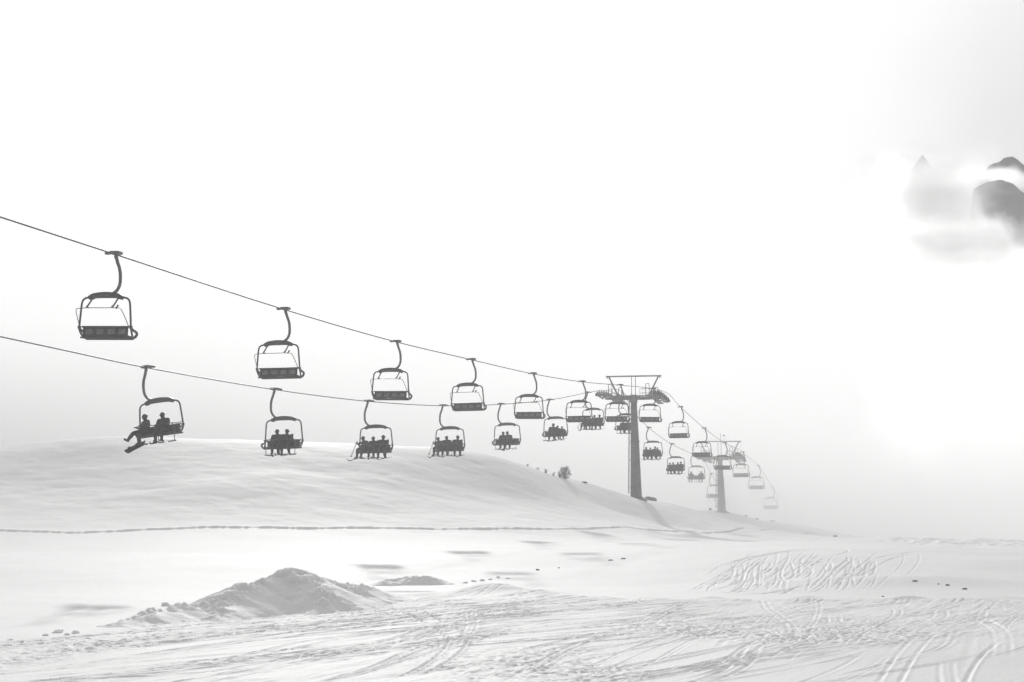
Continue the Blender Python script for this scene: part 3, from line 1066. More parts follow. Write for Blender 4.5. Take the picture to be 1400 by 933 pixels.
def ski_mesh(board=False):
    mb = MB()
    L0, L1 = (-0.72, 0.95) if not board else (-0.62, 0.66)
    n = 22
    V = []
    for i in range(n + 1):
        t = i / n
        y = L0 + (L1 - L0) * t
        if board:
            w = 0.125 * min(1, math.sin(math.pi * min(max(t, 0.02), 0.98)) * 2.6) * (1 - 0.12 * math.sin(math.pi * t))
            z = 0.10 * max(0, (abs(t - 0.5) - 0.38) / 0.12) ** 2
        else:
            w = (0.036 + 0.014 * abs(t - 0.45) * 2) * (1 if t < 0.9 else max(0.15, 1 - (t - 0.9) * 8))
            z = 0.13 * max(0, (t - 0.86) / 0.14) ** 2
        th = 0.014
        V += [(-w, y, z - th / 2), (w, y, z - th / 2), (w, y, z + th / 2), (-w, y, z + th / 2)]
    Fc = []
    for i in range(n):
        for k in range(4):
            k2 = (k + 1) % 4
            Fc.append((i * 4 + k, i * 4 + k2, i * 4 + 4 + k2, i * 4 + 4 + k))
    Fc += [(3, 2, 1, 0), (n * 4, n * 4 + 1, n * 4 + 2, n * 4 + 3)]
    mb.add(V, Fc, 0, False)
    if board:
        for y in (-0.27, 0.27):
            mb.box((0, y, 0.045), (0.24, 0.13, 0.07), None, 0.015)
    else:
        mb.box((0, -0.10, 0.03), (0.06, 0.09, 0.05), None, 0.01)
        mb.box((0, 0.22, 0.03), (0.06, 0.07, 0.05), None, 0.01)
    return mb


def head_gear(root, hp, turn):
    h = MB()
    V = []; Fc = []
    n, m = 16, 8
    for i in range(m + 1):
        a = math.radians(100) * i / m
        for k in range(n):
            b = 2 * math.pi * k / n
            V.append((hp.x + 0.104 * math.sin(a) * math.cos(b), hp.y - 0.01 + 0.128 * math.sin(a) * math.sin(b), hp.z - 0.01 + 0.128 * math.cos(a)))
    for i in range(m):
        for k in range(n):
            k2 = (k + 1) % n
            Fc.append((i * n + k, (i + 1) * n + k, (i + 1) * n + k2, i * n + k2))
    h.add(V, Fc)
    ho = h.build('helmet', M['helmet'], root)
    g = MB()
    pts = []
    for k in range(9):
        a = math.radians(90 - 60 + 15 * k) - turn
        pts.append((hp.x + 0.098 * math.cos(a), hp.y + 0.100 * math.sin(a), hp.z - 0.035))
    g.tube(pts, 0.034, 8)
    g.build('goggles', M['goggle'], ho)


def make_person(kind):
    root = empty('person')
    if kind == 'upright':
        me, hp = body_mesh()
        ht = 0.0; skis = ((-0.15, 0.60, 0.42, -0.10), (0.15, 0.60, -0.30, -0.16))
    elif kind == 'lean':
        me, hp = body_mesh(lean=0.10, headturn=0.4, legs=dict(lknee=(-0.22, 0.45, 0.12), rankle=(0.2, 0.47, -0.31), rtoe=(0.26, 0.64, -0.4)), mats=(M['jacket2'], M['trousers']),
                           arms=dict(relbow=(0.36, 0.16, 0.42), rwrist=(0.28, 0.38, 0.46)))
        ht = 0.4; skis = ((-0.15, 0.60, 0.30, -0.16), (0.23, 0.55, -0.20, -0.22))
    elif kind == 'leanback':
        me, hp = body_mesh(lean=-0.08, headturn=-0.5, legs=dict(lankle=(-0.2, 0.42, -0.31), ltoe=(-0.25, 0.60, -0.39)), bulk=1.06)
        ht = -0.5; skis = ((-0.22, 0.52, 0.38, -0.12), (0.15, 0.60, 0.25, -0.05))
    elif kind == 'board':
        me, hp = body_mesh(lean=0.05, headturn=0.0, bulk=1.02, legs=dict(rknee=(0.10, 0.52, 0.10), rankle=(0.06, 0.82, -0.22), rtoe=(0.05, 1.02, -0.18),
                                                                       lknee=(-0.17, 0.42, 0.08), lankle=(-0.18, 0.44, -0.36), ltoe=(-0.2, 0.62, -0.46)))
        ht = 0.0; skis = ()
    for_body = bpy.data.objects.new('body', me)
    col.objects.link(for_body)
    for_body.parent = root
    kids.setdefault(root.name, []).append(for_body)
    head_gear(root, hp, ht)
    for (x, y, yaw, pit) in skis:
        s = ski_mesh().build('ski', M['ski'], root)
        s.location = (x, y - 0.02, -0.452)
        s.rotation_euler = (pit, 0, -yaw)
    if kind == 'board':
        s = ski_mesh(True).build('snowboard', M['ski'], root)
        s.location = (-0.14, 0.62, -0.58)
        s.rotation_euler = (-0.60, -0.75, 0.75)
    elif kind == 'lean':
        p = MB()
        for q in (-0.03, 0.03):
            p.tube([(0.25 + q, 0.42, 0.52), (0.42 + q, 0.75, -0.35)], 0.010, 6)
            p.tube([(0.415 + q, 0.742, -0.30), (0.418 + q, 0.748, -0.315)], 0.05, 8)
            p.tube([(0.25 + q, 0.42, 0.50), (0.235 + q, 0.39, 0.60)], 0.017, 6)
        p.build('ski_pole', M['ski'], root)
    return root


protos = {k: make_person(k) for k in ('upright', 'lean', 'leanback', 'board')}
used = set()
# loaded chairs: t, roll in degrees, riders as (place 0..1 from the picture's left, pose, size, turn in degrees)
loads = [
    (0.843, 6.5, [(0.16, 'board', 1.04, -42), (0.61, 'upright', 1.0, -8)],
     'nearest loaded chair, tilted, with two riders, one stretching a leg', 'tilted nearest loaded chair'),
    (1.81, 1.5, [(0.36, 'upright', 1.0, 6), (0.60, 'leanback', 1.0, 14)],
     'second loaded chair from the left with two riders side by side in the middle', 'second loaded chair from the left'),
    (2.76, 1.0, [(0.17, 'lean', 1.0, -24), (0.46, 'upright', 0.96, 0), (0.74, 'leanback', 1.04, 10)],
     'third loaded chair from the left with three spread riders', 'third loaded chair from the left'),
    (3.75, 1.0, [(0.15, 'lean', 0.96, -15), (0.42, 'upright', 1.02, 0), (0.78, 'leanback', 1.04, 18)],
     'fourth loaded chair from the left with three riders and a pole sticking out', 'fourth loaded chair from the left'),
    (4.72, 1.0, [(0.37, 'upright', 1.0, 5), (0.60, 'lean', 1.02, 0)],
     'fifth loaded chair from the left, two riders against pale sky', 'fifth loaded chair from the left'),
    (5.73, 1.5, [(0.38, 'leanback', 1.10, 0), (0.62, 'upright', 0.88, 0), (0.82, 'upright', 0.80, 6)],
     'sixth loaded chair from the left with one tall and two small riders', 'sixth loaded chair from the left'),
    (6.69, 1.0, [(0.10, 'lean', 0.98, -10), (0.32, 'upright', 0.96, 0), (0.60, 'upright', 1.0, 0), (0.80, 'leanback', 1.04, 0)],
     'loaded chair of four riders left of the near tower, partly behind an empty chair', 'loaded chair left of near tower'),
    (7.68, 0.5, [(0.38, 'upright', 1.0, 0), (0.62, 'leanback', 1.02, 0), (0.85, 'upright', 0.98, 0)],
     'loaded chair of three riders partly hidden by the near tower mast', 'loaded chair behind the near tower mast'),
    (8.64, 0.5, [(0.13, 'upright', 1.02, 0), (0.37, 'upright', 0.92, 0), (0.60, 'leanback', 1.06, 0), (0.83, 'lean', 0.92, 12)],
     'loaded chair of four riders first to the right of the near tower mast', 'loaded chair first right of the near mast'),
    (9.57, 0.5, [(0.15, 'upright', 0.94, 0), (0.36, 'upright', 0.98, 0), (0.60, 'leanback', 1.0, 0), (0.83, 'upright', 1.06, 0)],
     'greyer loaded chair of four riders second to the right of the near mast', 'loaded chair second right of the near mast'),
    (10.54, 0.0, [(0.16, 'upright', 0.94, 0), (0.82, 'upright', 0.98, 0)],
     'pale loaded chair with one rider at each end, left of the far tower', 'pale loaded chair left of the far tower'),
    (11.5, 0.0, [], 'faintest lower chair half behind the far tower mast near the crest', ''),
]
CLOTH = {'upright': 'in dark ski clothes sitting upright', 'lean': 'in grey jacket leaning over with ski poles', 'leanback': 'in dark ski clothes with head turned aside', 'board': 'with a snowboard stretching one leg out'}
for i, (t, roll, riders, lab, ref) in enumerate(loads):
    c = load_proto if i == 0 else copy_tree(load_proto)
    q = lo_xy(t)
    c.location = (q.x, q.y, lo_z(t))
    c.rotation_mode = 'XYZ'
    c.rotation_euler = (0, math.radians(roll), math.pi - HEAD)
    tag(c, lab, 'ski lift chair', 'chairs on the lower cable')
    Mx = Matrix.Translation(c.location) @ c.rotation_euler.to_matrix().to_4x4()
    n = len(riders)
    for k, (fr_, pose, size, turn) in enumerate(riders):
        p = protos[pose] if pose not in used else copy_tree(protos[pose])
        used.add(pose)
        lx = CXL + 1.0 - 2.0 * fr_          # the picture's left is the chair's own right-hand side
        lx = min(max(lx, CXL - 0.76), CXL + 0.76)
        w = Mx @ Vector((lx, 0.27, -3.165))
        p.location = w
        p.rotation_euler = (0, math.radians(roll), math.pi - HEAD + math.radians(turn))
        p.scale = (size * 1.12, size * 1.06, size * 1.05)
        where = {1: ['alone'], 2: ['left of two', 'right of two'], 3: ['left of three', 'middle', 'right of three'],
                 4: ['leftmost of four', 'second', 'third', 'rightmost of four']}[n][k]
        tag(p, '%s riders on the %s' % (where, ref), 'person', 'riders on the chairlift')
        p['label'] = {'board': 'rider with snowboard and outstretched leg, ', 'lean': 'leaning grey rider, ', 'leanback': 'rider with turned head, ', 'upright': 'upright rider, '}[pose] + '%s on the %s' % (where, ref)


# ------------------------------------------------------------------ towers
def make_tower(center_t, label, base_z_):
    q = (up_xy(center_t) + lo_xy(center_t)) / 2
    root = empty('lift_tower', (q.x, q.y, base_z_), (0, 0, -HEAD))
    zr = (up_z(center_t) + lo_z(center_t)) / 2 - base_z_
    return root, zr


def tower_parts(root, zr, slope_in, slope_out):
    # mast: eight-sided, tapered
    m = MB()
    prof = [(-1.2, 0.62), (0.0, 0.60), (zr * 0.5, 0.45), (zr - 1.15, 0.315)]
    V = []; Fc = []
    for z, r in prof:
        sh = -0.22 * z / zr + 0.22
        for k in range(8):
            a = math.pi / 8 + k * math.pi / 4
            V.append((r * math.cos(a) + sh, r * math.sin(a), z))
    for i in range(len(prof) - 1):
        for k in range(8):
            k2 = (k + 1) % 8
            Fc.append((i * 8 + k, i * 8 + k2, i * 8 + 8 + k2, i * 8 + 8 + k))
    Fc.append(tuple((len(prof) - 1) * 8 + k for k in range(8)))
    m.add(V, Fc, 0, False)
    for z, r in ((0.02, 0.72), (zr * 0.52, 0.50)):
        m.tube([(0.22 - 0.22 * z / zr, 0, z), (0.22 - 0.22 * z / zr, 0, z + 0.10)], r, 16)
    m.build('mast', M['mast'], root)
    b = MB()
    b.box((0.22, 0, -0.42), (1.9, 1.9, 0.84), None, 0.05)
    for k in range(12):
        a = k * math.pi / 6
        b.tube([(0.22 + 0.68 * math.cos(a), 0.68 * math.sin(a), 0.0), (0.22 + 0.68 * math.cos(a), 0.68 * math.sin(a), 0.16)], 0.035, 6)
    b.build('base', M['concrete'], root)
    # ladder on the uphill side
    l = MB()
    def lad(f_): return 0.22 - 0.22 * f_ - (0.78 - 0.34 * f_)
    for s in (-0.2, 0.2):
        l.tube([(lad(0.05), s, 0.5), (lad(0.93), s, zr - 0.8)], 0.028, 6)
    nr = int((zr - 1.4) / 0.3)
    for k in range(nr):
        f_ = 0.05 + 0.88 * k / nr
        l.tube([(lad(f_), -0.2, 0.5 + (zr - 1.3) * k / nr), (lad(f_), 0.2, 0.5 + (zr - 1.3) * k / nr)], 0.016, 5)
    for f_ in (0.1, 0.35, 0.6, 0.85):
        l.tube([(lad(f_), 0, zr * f_), (lad(f_) + 0.25, 0, zr * f_)], 0.03, 5)
    l.build('ladder', M['steel'], root)
    # crossarm: box girder, deeper in the middle
    c = MB()
    V = []
    for x, hh in ((-GAUGE / 2 - 0.15, 0.40), (-0.75, 0.46), (0.75, 0.46), (GAUGE / 2 + 0.15, 0.40)):
        zt = zr - 0.52
        for (yy, zz) in ((-0.26, zt - hh), (0.26, zt - hh), (0.26, zt), (-0.26, zt)):
            V.append((x, yy, zz))
    Fc = [(3, 2, 1, 0), (12, 13, 14, 15)]
    for i in range(3):
        for k in range(4):
            k2 = (k + 1) % 4
            Fc.append((i * 4 + k, i * 4 + k2, i * 4 + 4 + k2, i * 4 + 4 + k))
    c.add(V, Fc, 0, False)
    for s in (-1, 1):
        c.box((s * 1.5, 0, zr - 0.5), (0.4, 0.56, 0.12), None, 0.02)
    c.tube([(0, 0, zr - 1.25), (0, 0, zr - 0.46)], 0.40, 12)
    c.build('crossarm', M['steel'], root)
    # lifting frame above the crossarm
    f = MB()
    zt = zr + 1.45
    f.box((0, 0, zt), (5.75, 0.16, 0.14), None, 0.02)
    for s in (-1, 1):
        f.tube([(s * 1.65, 0, zr - 0.45), (s * 2.55, 0, zt - 0.06)], 0.085, 8)
        f.tube([(s * 0.20, 0, zr - 0.45), (s * 0.20, 0, zt - 0.06)], 0.035, 8)
        f.box((s * 2.72, 0, zt - 0.14), (0.12, 0.10, 0.16), None, 0.01)
    f.build('lifting_frame', M['steel'], root)
    # sheave trains along both ropes
    for s, zf, xyf in ((1, up_z, up_xy), (-1, lo_z, lo_xy)):
        x0 = s * GAUGE / 2
        a = MB()
        half = 5.4
        pts = []
        for k in range(13):
            y = -half + 2 * half * k / 12
            pts.append((x0 - s * 0.16, y, zr - 0.38 + (slope_in * -y if y < 0 else slope_out * y) - 0.007 * y * y))
        # two rocker beams and a main beam
        a.sweep([Vector(p) + Vector((0, 0, -0.05)) for p in pts], 0.12, 0.34)
        for k0, k1 in ((0, 5), (7, 12)):
            p0, p1 = Vector(pts[k0]), Vector(pts[k1])
            mid = (p0 + p1) / 2 + Vector((0, 0, -0.42))
            a.sweep([p0 + Vector((0, 0, -0.1)), mid, p1 + Vector((0, 0, -0.1))], 0.10, 0.16)
        p0 = Vector(pts[3]); p1 = Vector(pts[9])
        a.sweep([p0 + Vector((0, 0, -0.28)), Vector((x0 - s * 0.16, 0, zr - 0.62)), p1 + Vector((0, 0, -0.28))], 0.16, 0.26)
        a.box((x0 - s * 0.18, 0, zr - 0.66), (0.44, 0.5, 0.34), None, 0.03)
        # rope catchers
        for e in (0, 12):
            p = Vector(pts[e])
            a.box(p + Vector((s * 0.1, 0, 0.0)), (0.36, 0.42, 0.30), None, 0.03)
        ao = a.build('sheave_assembly', M['steel'], root)
        for k in range(10):
            y = -half + 0.35 + (2 * half - 0.7) * k / 9
            z = zr - 0.30 + (slope_in * -y if y < 0 else slope_out * y) - 0.007 * y * y
            w = MB()
            w.tube([(x0 - 0.05, y, z), (x0 + 0.05, y, z)], 0.24, 18)
            w.tube([(x0 - 0.07, y, z), (x0 + 0.07, y, z)], 0.07, 10)
            w.build('sheave_wheel', M['wheel'], ao)
        # catwalk on the inner side with its railing
        cw = MB()
        xi = x0 - s * 0.85
        for k in range(12):
            pa = Vector(pts[k]); pb = Vector(pts[k + 1])
            mid = (pa + pb) / 2
            sl = math.atan2(pb.z - pa.z, pb.y - pa.y)
            cw.box((xi, mid.y, mid.z - 0.30), (0.62, (pb - pa).length * 1.02, 0.05), (sl, 0, 0), 0.0)
        for e in (3, 9):
            p = Vector(pts[e])
            cw.box((x0 - s * 0.5, p.y, p.z - 0.36), (0.95, 0.08, 0.08), None, 0.01)
        co = cw.build('catwalk', M['steel'], root)
        rl = MB()
        for xo in (xi - s * 0.30,):
            for hh in (0.35, 0.78):
                rl.tube([Vector((xo, p[1], p[2] - 0.28 + hh)) for p in pts], 0.03, 6)
            for k in range(0, 13, 2):
                p = pts[k]
                rl.tube([(xo, p[1], p[2] - 0.30), (xo, p[1], p[2] + 0.50)], 0.020, 6)
        for k in (3, 9):
            p = pts[k]
            rl.tube(smooth_path([(xi - 0.17, p[1], p[2] - 0.3), (xi - 0.17, p[1], p[2] + 0.85), (xi, p[1], p[2] + 1.0), (xi + 0.17, p[1], p[2] + 0.85), (xi + 0.17, p[1], p[2] - 0.3)], 4), 0.035, 6)
        rl.build('railing', M['steel'], co)


def tower_at(t, label, py_base):
    q = (up_xy(t) + lo_xy(t)) / 2
    bz = gz(q.x, q.y)
    root = empty('lift_tower', (q.x, q.y, bz), (0, 0, -HEAD))
    zr = (up_z(t) + lo_z(t)) / 2 - bz
    s1 = (up_z(t) - up_z(t - 0.5)) / (0.5 * 17.7)
    s2 = (up_z(t + 0.5) - up_z(t)) / (0.5 * 17.7)
    tower_parts(root, zr, -s1 * 0.8, s2 * 0.8)
    tag(root, label, 'lift tower', 'towers of the chairlift')
    return root, zr


t1, z1 = tower_at(TT1, 'dark grey near lift tower with tapered mast standing on the snow crest', 680)
t2, z2 = tower_at(TT2, 'pale far lift tower fading into the fog beyond the crest', 697)
an = MB()
an.tube([(0.1, 0.3, z2 + 1.4), (0.1, 0.3, z2 + 2.5)], 0.03, 6)
an.tube([(0.55, 0.3, z2 + 1.4), (0.55, 0.3, z2 + 2.3)], 0.02, 6)
an.box((0.55, 0.3, z2 + 2.25), (0.25, 0.1, 0.18), None, 0.02)
an.build('weather_sensor', M['steel'], t2)

# block of concrete half buried right of the near tower
g = hit(889, 683, 150, zf=ground_z)
cb = MB()
cb.box((0, 0, 0.10), (1.25, 0.8, 0.34), None, 0.04)
cb.box((0.08, -0.02, 0.31), (0.95, 0.6, 0.07), None, 0.02, 1)
for s in (-1, 1):
    cb.tube(smooth_path([(s * 0.35 - 0.08, 0, 0.3), (s * 0.35 - 0.05, 0, 0.44), (s * 0.35 + 0.05, 0, 0.44), (s * 0.35 + 0.08, 0, 0.3)], 3), 0.02, 6)
co = cb.build('concrete_block', [M['concrete'], M['rock']])
co.location = (g.x, g.y, gz(g.x, g.y))
co.rotation_euler = (math.radians(-4), math.radians(12), 0.25)
tag(co, 'half buried slab block lying on snow right of the near tower base', 'concrete block')


# ------------------------------------------------------------------ frosted shrub and dry tufts on the crest
def shrub(name, px, py, hpx, wpx, label, leaves, mat, seed, upright=True):
    r = random.Random(seed)
    g = hit(px, py, 150, zf=ground_z)
    mpp = g.y / F
    H = hpx * mpp; W = wpx * mpp / 2
    root = empty(name, (g.x, g.y, gz(g.x, g.y) - 0.04))
    st = MB()
    for k in range(14):
        a = r.uniform(0, 6.28); rr = r.uniform(0.2, 0.95)
        tip = Vector((math.cos(a) * rr * W, math.sin(a) * rr * W, H * r.uniform(0.5, 0.98)))
        mid = Vector((tip.x * 0.45 + r.uniform(-.06, .06), tip.y * 0.45, tip.z * 0.5))
        p = smooth_path([(tip.x * 0.1, tip.y * 0.1, 0), mid, tip], 4)
        st.tube(p, [0.03 * H * (1 - 0.8 * i / len(p)) + 0.003 for i in range(len(p))], 5)
    st.build('trunk', M['twig'], root)
    lf = MB()
    cl_ = [(r.uniform(0, 6.28), r.uniform(0, 1) ** 0.5, r.uniform(0.08, 0.98)) for _ in range(max(8, leaves // 14))]
    for k in range(leaves):
        a, rr, zz = r.choice(cl_)
        prof = math.sqrt(max(0.02, 1 - (max(zz - 0.45, 0) / 0.57) ** 2)) * (0.75 + 0.25 * min(1, zz / 0.3))
        c = Vector((math.cos(a) * rr * W * prof, math.sin(a) * rr * W * prof, zz * H)) + Vector((r.gauss(0, .07), r.gauss(0, .07), r.gauss(0, .06))) * H
        if c.z < 0.02: c.z = 0.02 + r.random() * 0.1 * H
        s = r.uniform(0.025, 0.055) * H
        d1 = Vector((r.uniform(-1, 1), r.uniform(-1, 1), r.uniform(-.4, 1))).normalized()
        d2 = d1.orthogonal().normalized()
        d2 = Matrix.Rotation(r.uniform(0, 6.28), 3, d1) @ d2
        V = [c - d1 * s, c + d2 * s * 0.45, c + d1 * s * 1.2, c - d2 * s * 0.45]
        lf.add(V, [(0, 1, 2, 3)], 0, False)
    lf.build('crown', mat, root)
    tag(root, label, 'shrub', 'plants on the snow crest')


shrub('shrub', 772, 655, 17, 16, 'round frosted shrub standing on the crest left of the near tower', 1500, M['rime'], 3)
for i, (px, py, h, w, lab) in enumerate([
    (721, 637.5, 4, 9, 'low dry tuft farthest left on the descending crest'),
    (735, 642, 4, 8, 'low dry tuft second from left on the descending crest'),
    (746, 647, 7, 8, 'taller dry tuft third from left on the descending crest'),
    (757, 651, 6, 6, 'thin dry tuft left of the frosted shrub'),
    (765, 653, 9, 5, 'narrow dry tuft touching the frosted shrub'),
]):
    shrub('shrub', px, py, h, w, lab, 160, M['grasst'], 20 + i)

# ------------------------------------------------------------------ far mountains, seen through a break in the clouds
def rock_mountain_mat(name, snowy):
    m, nt, b = new_mat(name)
    tc = nt.nodes.new('ShaderNodeTexCoord')
    no = nt.nodes.new('ShaderNodeTexNoise'); no.inputs['Scale'].default_value = 0.06; no.inputs['Detail'].default_value = 9; no.inputs['Roughness'].default_value = 0.6
    mp = nt.nodes.new('ShaderNodeMapping'); mp.inputs['Scale'].default_value = (1, 1, 0.5)
    nt.links.new(tc.outputs['Object'], mp.inputs['Vector']); nt.links.new(mp.outputs['Vector'], no.inputs['Vector'])
    cr = nt.nodes.new('ShaderNodeValToRGB')
    cr.color_ramp.elements[0].color = (.10, .10, .10, 1); cr.color_ramp.elements[0].position = 0.35
    cr.color_ramp.elements[1].color = (.24, .24, .24, 1); cr.color_ramp.elements[1].position = 0.72
    nt.links.new(no.outputs['Fac'], cr.inputs['Fac'])
    at = nt.nodes.new('ShaderNodeAttribute'); at.attribute_name = 'snow'  # whitening per vertex; low flanks and faint peak carry painted cloud brightness
    ad = nt.nodes.new('ShaderNodeMath'); ad.operation = 'MULTIPLY_ADD'; ad.inputs[1].default_value = 0.5; ad.inputs[2].default_value = -0.25
    nt.links.new(no.outputs['Fac'], ad.inputs[0])
    sm = nt.nodes.new('ShaderNodeMath'); sm.operation = 'ADD'; sm.use_clamp = True
    nt.links.new(at.outputs['Fac'], sm.inputs[0]); nt.links.new(ad.outputs[0], sm.inputs[1])
    r2 = nt.nodes.new('ShaderNodeMapRange'); r2.inputs['From Min'].default_value = 0.35; r2.inputs['From Max'].default_value = 0.65
    nt.links.new(sm.outputs[0], r2.inputs['Value'])
    mx = nt.nodes.new('ShaderNodeMix'); mx.data_type = 'RGBA'
    nt.links.new(r2.outputs['Result'], mx.inputs['Factor'])
    nt.links.new(cr.outputs['Color'], mx.inputs['A']); mx.inputs['B'].default_value = (.85, .85, .85, 1)
    nt.links.new(mx.outputs['Result'], b.inputs['Base Color'])
    b.inputs['Roughness'].default_value = 0.9
    return m


M['mountain'] = rock_mountain_mat('mountain_rock', True)


def mountain(label, Y, crest, slope, snow_band, seed, snow=0.25, jag=2.4, deep=150):
    xs = np.linspace(P(crest[0][0], 0, Y).x, P(crest[-1][0], 0, Y).x, 320)
    cxs = np.array([P(a, 0, Y).x for a, b in crest]); czs = np.array([P(700, b, Y).z for a, b in crest])
    zc = np.interp(xs, cxs, czs) + jag * fbm(xs * 0.16, xs * 0, seed, 5, 0.6)
    s = np.linspace(-1, 1, 121)
    dy = np.sign(s) * np.abs(s) ** 1.4 * deep
    X, D = np.meshgrid(xs, dy)
    drop = np.abs(D) * slope
    rough = fbm(X * 0.05, D * 0.05, seed + 5, 5)
    Z = zc[None] - drop + np.clip(np.abs(D) / 12, 0, 1) * 14 * rough
    Z = np.maximum(Z, -20)
    yo = Y + D + 8 * fbm(X * 0.03, D * 0.0, seed + 9, 2)
    o = grid_mesh('mountain', X, yo, Z, M['mountain'])
    low = P(700, 335, Y).z
    veil_white = snow + sstep(low + 22, low - 10, Z) * 0.75  # low flanks whitened: the bright cloud before them is painted into the rock colour
    at = o.data.attributes.new('snow', 'FLOAT', 'POINT')
    at.data.foreach_set('value', veil_white.ravel().astype(np.float32))
    tag(o, label, 'mountain', kind='structure')
    return o


mountain('dark rocky mountain top showing through the cloud', 1220,
         [(1308, 700), (1315, 330), (1322, 248), (1338, 231), (1352, 224), (1364, 221), (1375, 213), (1386, 217), (1400, 227), (1430, 238), (1470, 225), (1530, 260), (1600, 310), (1680, 700)], 1.6, 0, 400)
mountain('nearer dark rock flank with a snow covered ridge in the cloud', 1090,
         [(1308, 700), (1315, 330), (1324, 258), (1345, 249), (1362, 247), (1378, 253), (1392, 264), (1404, 275), (1440, 292), (1500, 330), (1600, 700)], 1.7, 13, 430, 0.25, 1.3)
mountain('faint distant pointed peak in the cloud', 1600,
         [(1232, 700), (1235, 300), (1237, 242), (1243, 232), (1250, 222), (1257, 213), (1265, 222), (1277, 236), (1290, 262), (1312, 320), (1345, 700)], 6.0, 0, 460, 0.8, 1.2, 45)  # high whitening value: the veiled peak's faintness is put into its colour


def cloud_bank():
    """cloud in front of the mountains: stands high on the left, leaves a gap round the dark tops on the right"""
    Yc = 737.0
    m = bpy.data.materials.new('cloud_vapour'); m.use_nodes = True
    nt = m.node_tree; nt.nodes.clear()
    N = nt.nodes.new; L = nt.links.new

    def math_(op, a, b=None, clamp=False):
        n = N('ShaderNodeMath'); n.operation = op; n.use_clamp = clamp
        for i, v in enumerate((a, b)):
            if v is None: continue
            if isinstance(v, (int, float)): n.inputs[i].default_value = v
            else: L(v, n.inputs[i])
        return n.outputs[0]

    def ss(v, a, b):
        n = N('ShaderNodeMapRange'); n.interpolation_type = 'SMOOTHSTEP'
        n.inputs['From Min'].default_value = a; n.inputs['From Max'].default_value = b
        L(v, n.inputs['Value'])
        return n.outputs['Result']
    out = N('ShaderNodeOutputMaterial'); pv = N('ShaderNodeVolumePrincipled')
    pv.inputs['Color'].default_value = (.995, .995, .995, 1)
    pv.inputs['Anisotropy'].default_value = 0.77
    tc = N('ShaderNodeTexCoord'); sp = N('ShaderNodeSeparateXYZ')
    no = N('ShaderNodeTexNoise'); no.inputs['Scale'].default_value = 0.028; no.inputs['Detail'].default_value = 4
    L(tc.outputs['Object'], no.inputs['Vector'])
    n2 = math_('SUBTRACT', no.outputs['Fac'], 0.5)
    L(tc.outputs['Object'], sp.inputs[0])
    x = math_('ADD', sp.outputs[0], math_('MULTIPLY', n2, 50.0))
    z = math_('ADD', sp.outputs[2], math_('MULTIPLY', n2, 26.0))
    xg0 = P(1306, 0, Yc).x; xg1 = P(1366, 0, Yc).x
    zt0 = P(700, 216, Yc).z; zt1 = P(700, 330, Yc).z
    gap = ss(x, xg0, xg1)
    top = math_('ADD', math_('MULTIPLY', gap, zt1 - zt0), zt0)
    below = math_('DIVIDE', math_('SUBTRACT', top, z), 11.0, True)
    left = ss(math_('ADD', x, math_('MULTIPLY', math_('SUBTRACT', sp.outputs[2], 104.0), 0.12)), P(1160, 0, Yc).x, P(1232, 0, Yc).x)
    bot = ss(sp.outputs[2], P(700, 690, Yc).z, P(700, 640, Yc).z)
    d = math_('MULTIPLY', math_('MULTIPLY', math_('MULTIPLY', below, below), left), math_('MULTIPLY', bot, 0.036))
    L(d, pv.inputs['Density'])
    L(pv.outputs[0], out.inputs['Volume'])
    mb = MB()
    x0, x1 = P(1090, 0, Yc).x, P(1560, 0, Yc).x
    z0, z1 = P(700, 692, Yc).z, P(700, 150, Yc).z
    mb.box(((x0 + x1) / 2, Yc, (z0 + z1) / 2), (x1 - x0, 80, z1 - z0))
    o = mb.build('cloud', m)
    tag(o, 'soft white cloud wrapped round the dark mountain tops', kind='stuff')


cloud_bank()


def wisp(label, c, size, dens, aniso, seed):
    m = bpy.data.materials.new('wisp_vapour'); m.use_nodes = True
    nt = m.node_tree; nt.nodes.clear()
    N = nt.nodes.new; L = nt.links.new
    out = N('ShaderNodeOutputMaterial'); pv = N('ShaderNodeVolumePrincipled')
    pv.inputs['Color'].default_value = (.97, .97, .97, 1)
    pv.inputs['Anisotropy'].default_value = aniso
    tc = N('ShaderNodeTexCoord')
    dv = N('ShaderNodeVectorMath'); dv.operation = 'DIVIDE'; dv.inputs[1].default_value = size
    L(tc.outputs['Object'], dv.inputs[0])
    ln = N('ShaderNodeVectorMath'); ln.operation = 'LENGTH'; L(dv.outputs[0], ln.inputs[0])
    no = N('ShaderNodeTexNoise'); no.noise_dimensions = '4D'; no.inputs['W'].default_value = seed
    no.inputs['Scale'].default_value = 1.9; no.inputs['Detail'].default_value = 5; no.inputs['Roughness'].default_value = 0.55; no.inputs['Distortion'].default_value = 0.6
    L(dv.outputs[0], no.inputs['Vector'])
    a = N('ShaderNodeMath'); a.operation = 'SUBTRACT'; a.inputs[0].default_value = -0.12; L(ln.outputs['Value'], a.inputs[1])
    b = N('ShaderNodeMath'); b.operation = 'MULTIPLY_ADD'; b.inputs[1].default_value = 1.9; L(no.outputs['Fac'], b.inputs[0]); L(a.outputs[0], b.inputs[2])
    c1 = N('ShaderNodeMath'); c1.operation = 'MAXIMUM'; c1.inputs[1].default_value = 0.0; L(b.outputs[0], c1.inputs[0])
    d = N('ShaderNodeMath'); d.operation = 'MULTIPLY'; d.inputs[1].default_value = dens; L(c1.outputs[0], d.inputs[0])
    L(d.outputs[0], pv.inputs['Density']); L(pv.outputs[0], out.inputs['Volume'])
    mb = MB()
    k = 1.35
    mb.box((0, 0, 0), (2 * size[0] * k, 2 * size[1] * k, 2 * size[2] * k))
    o = mb.build('cloud', m)
    o.location = c
    tag(o, label, kind='stuff')


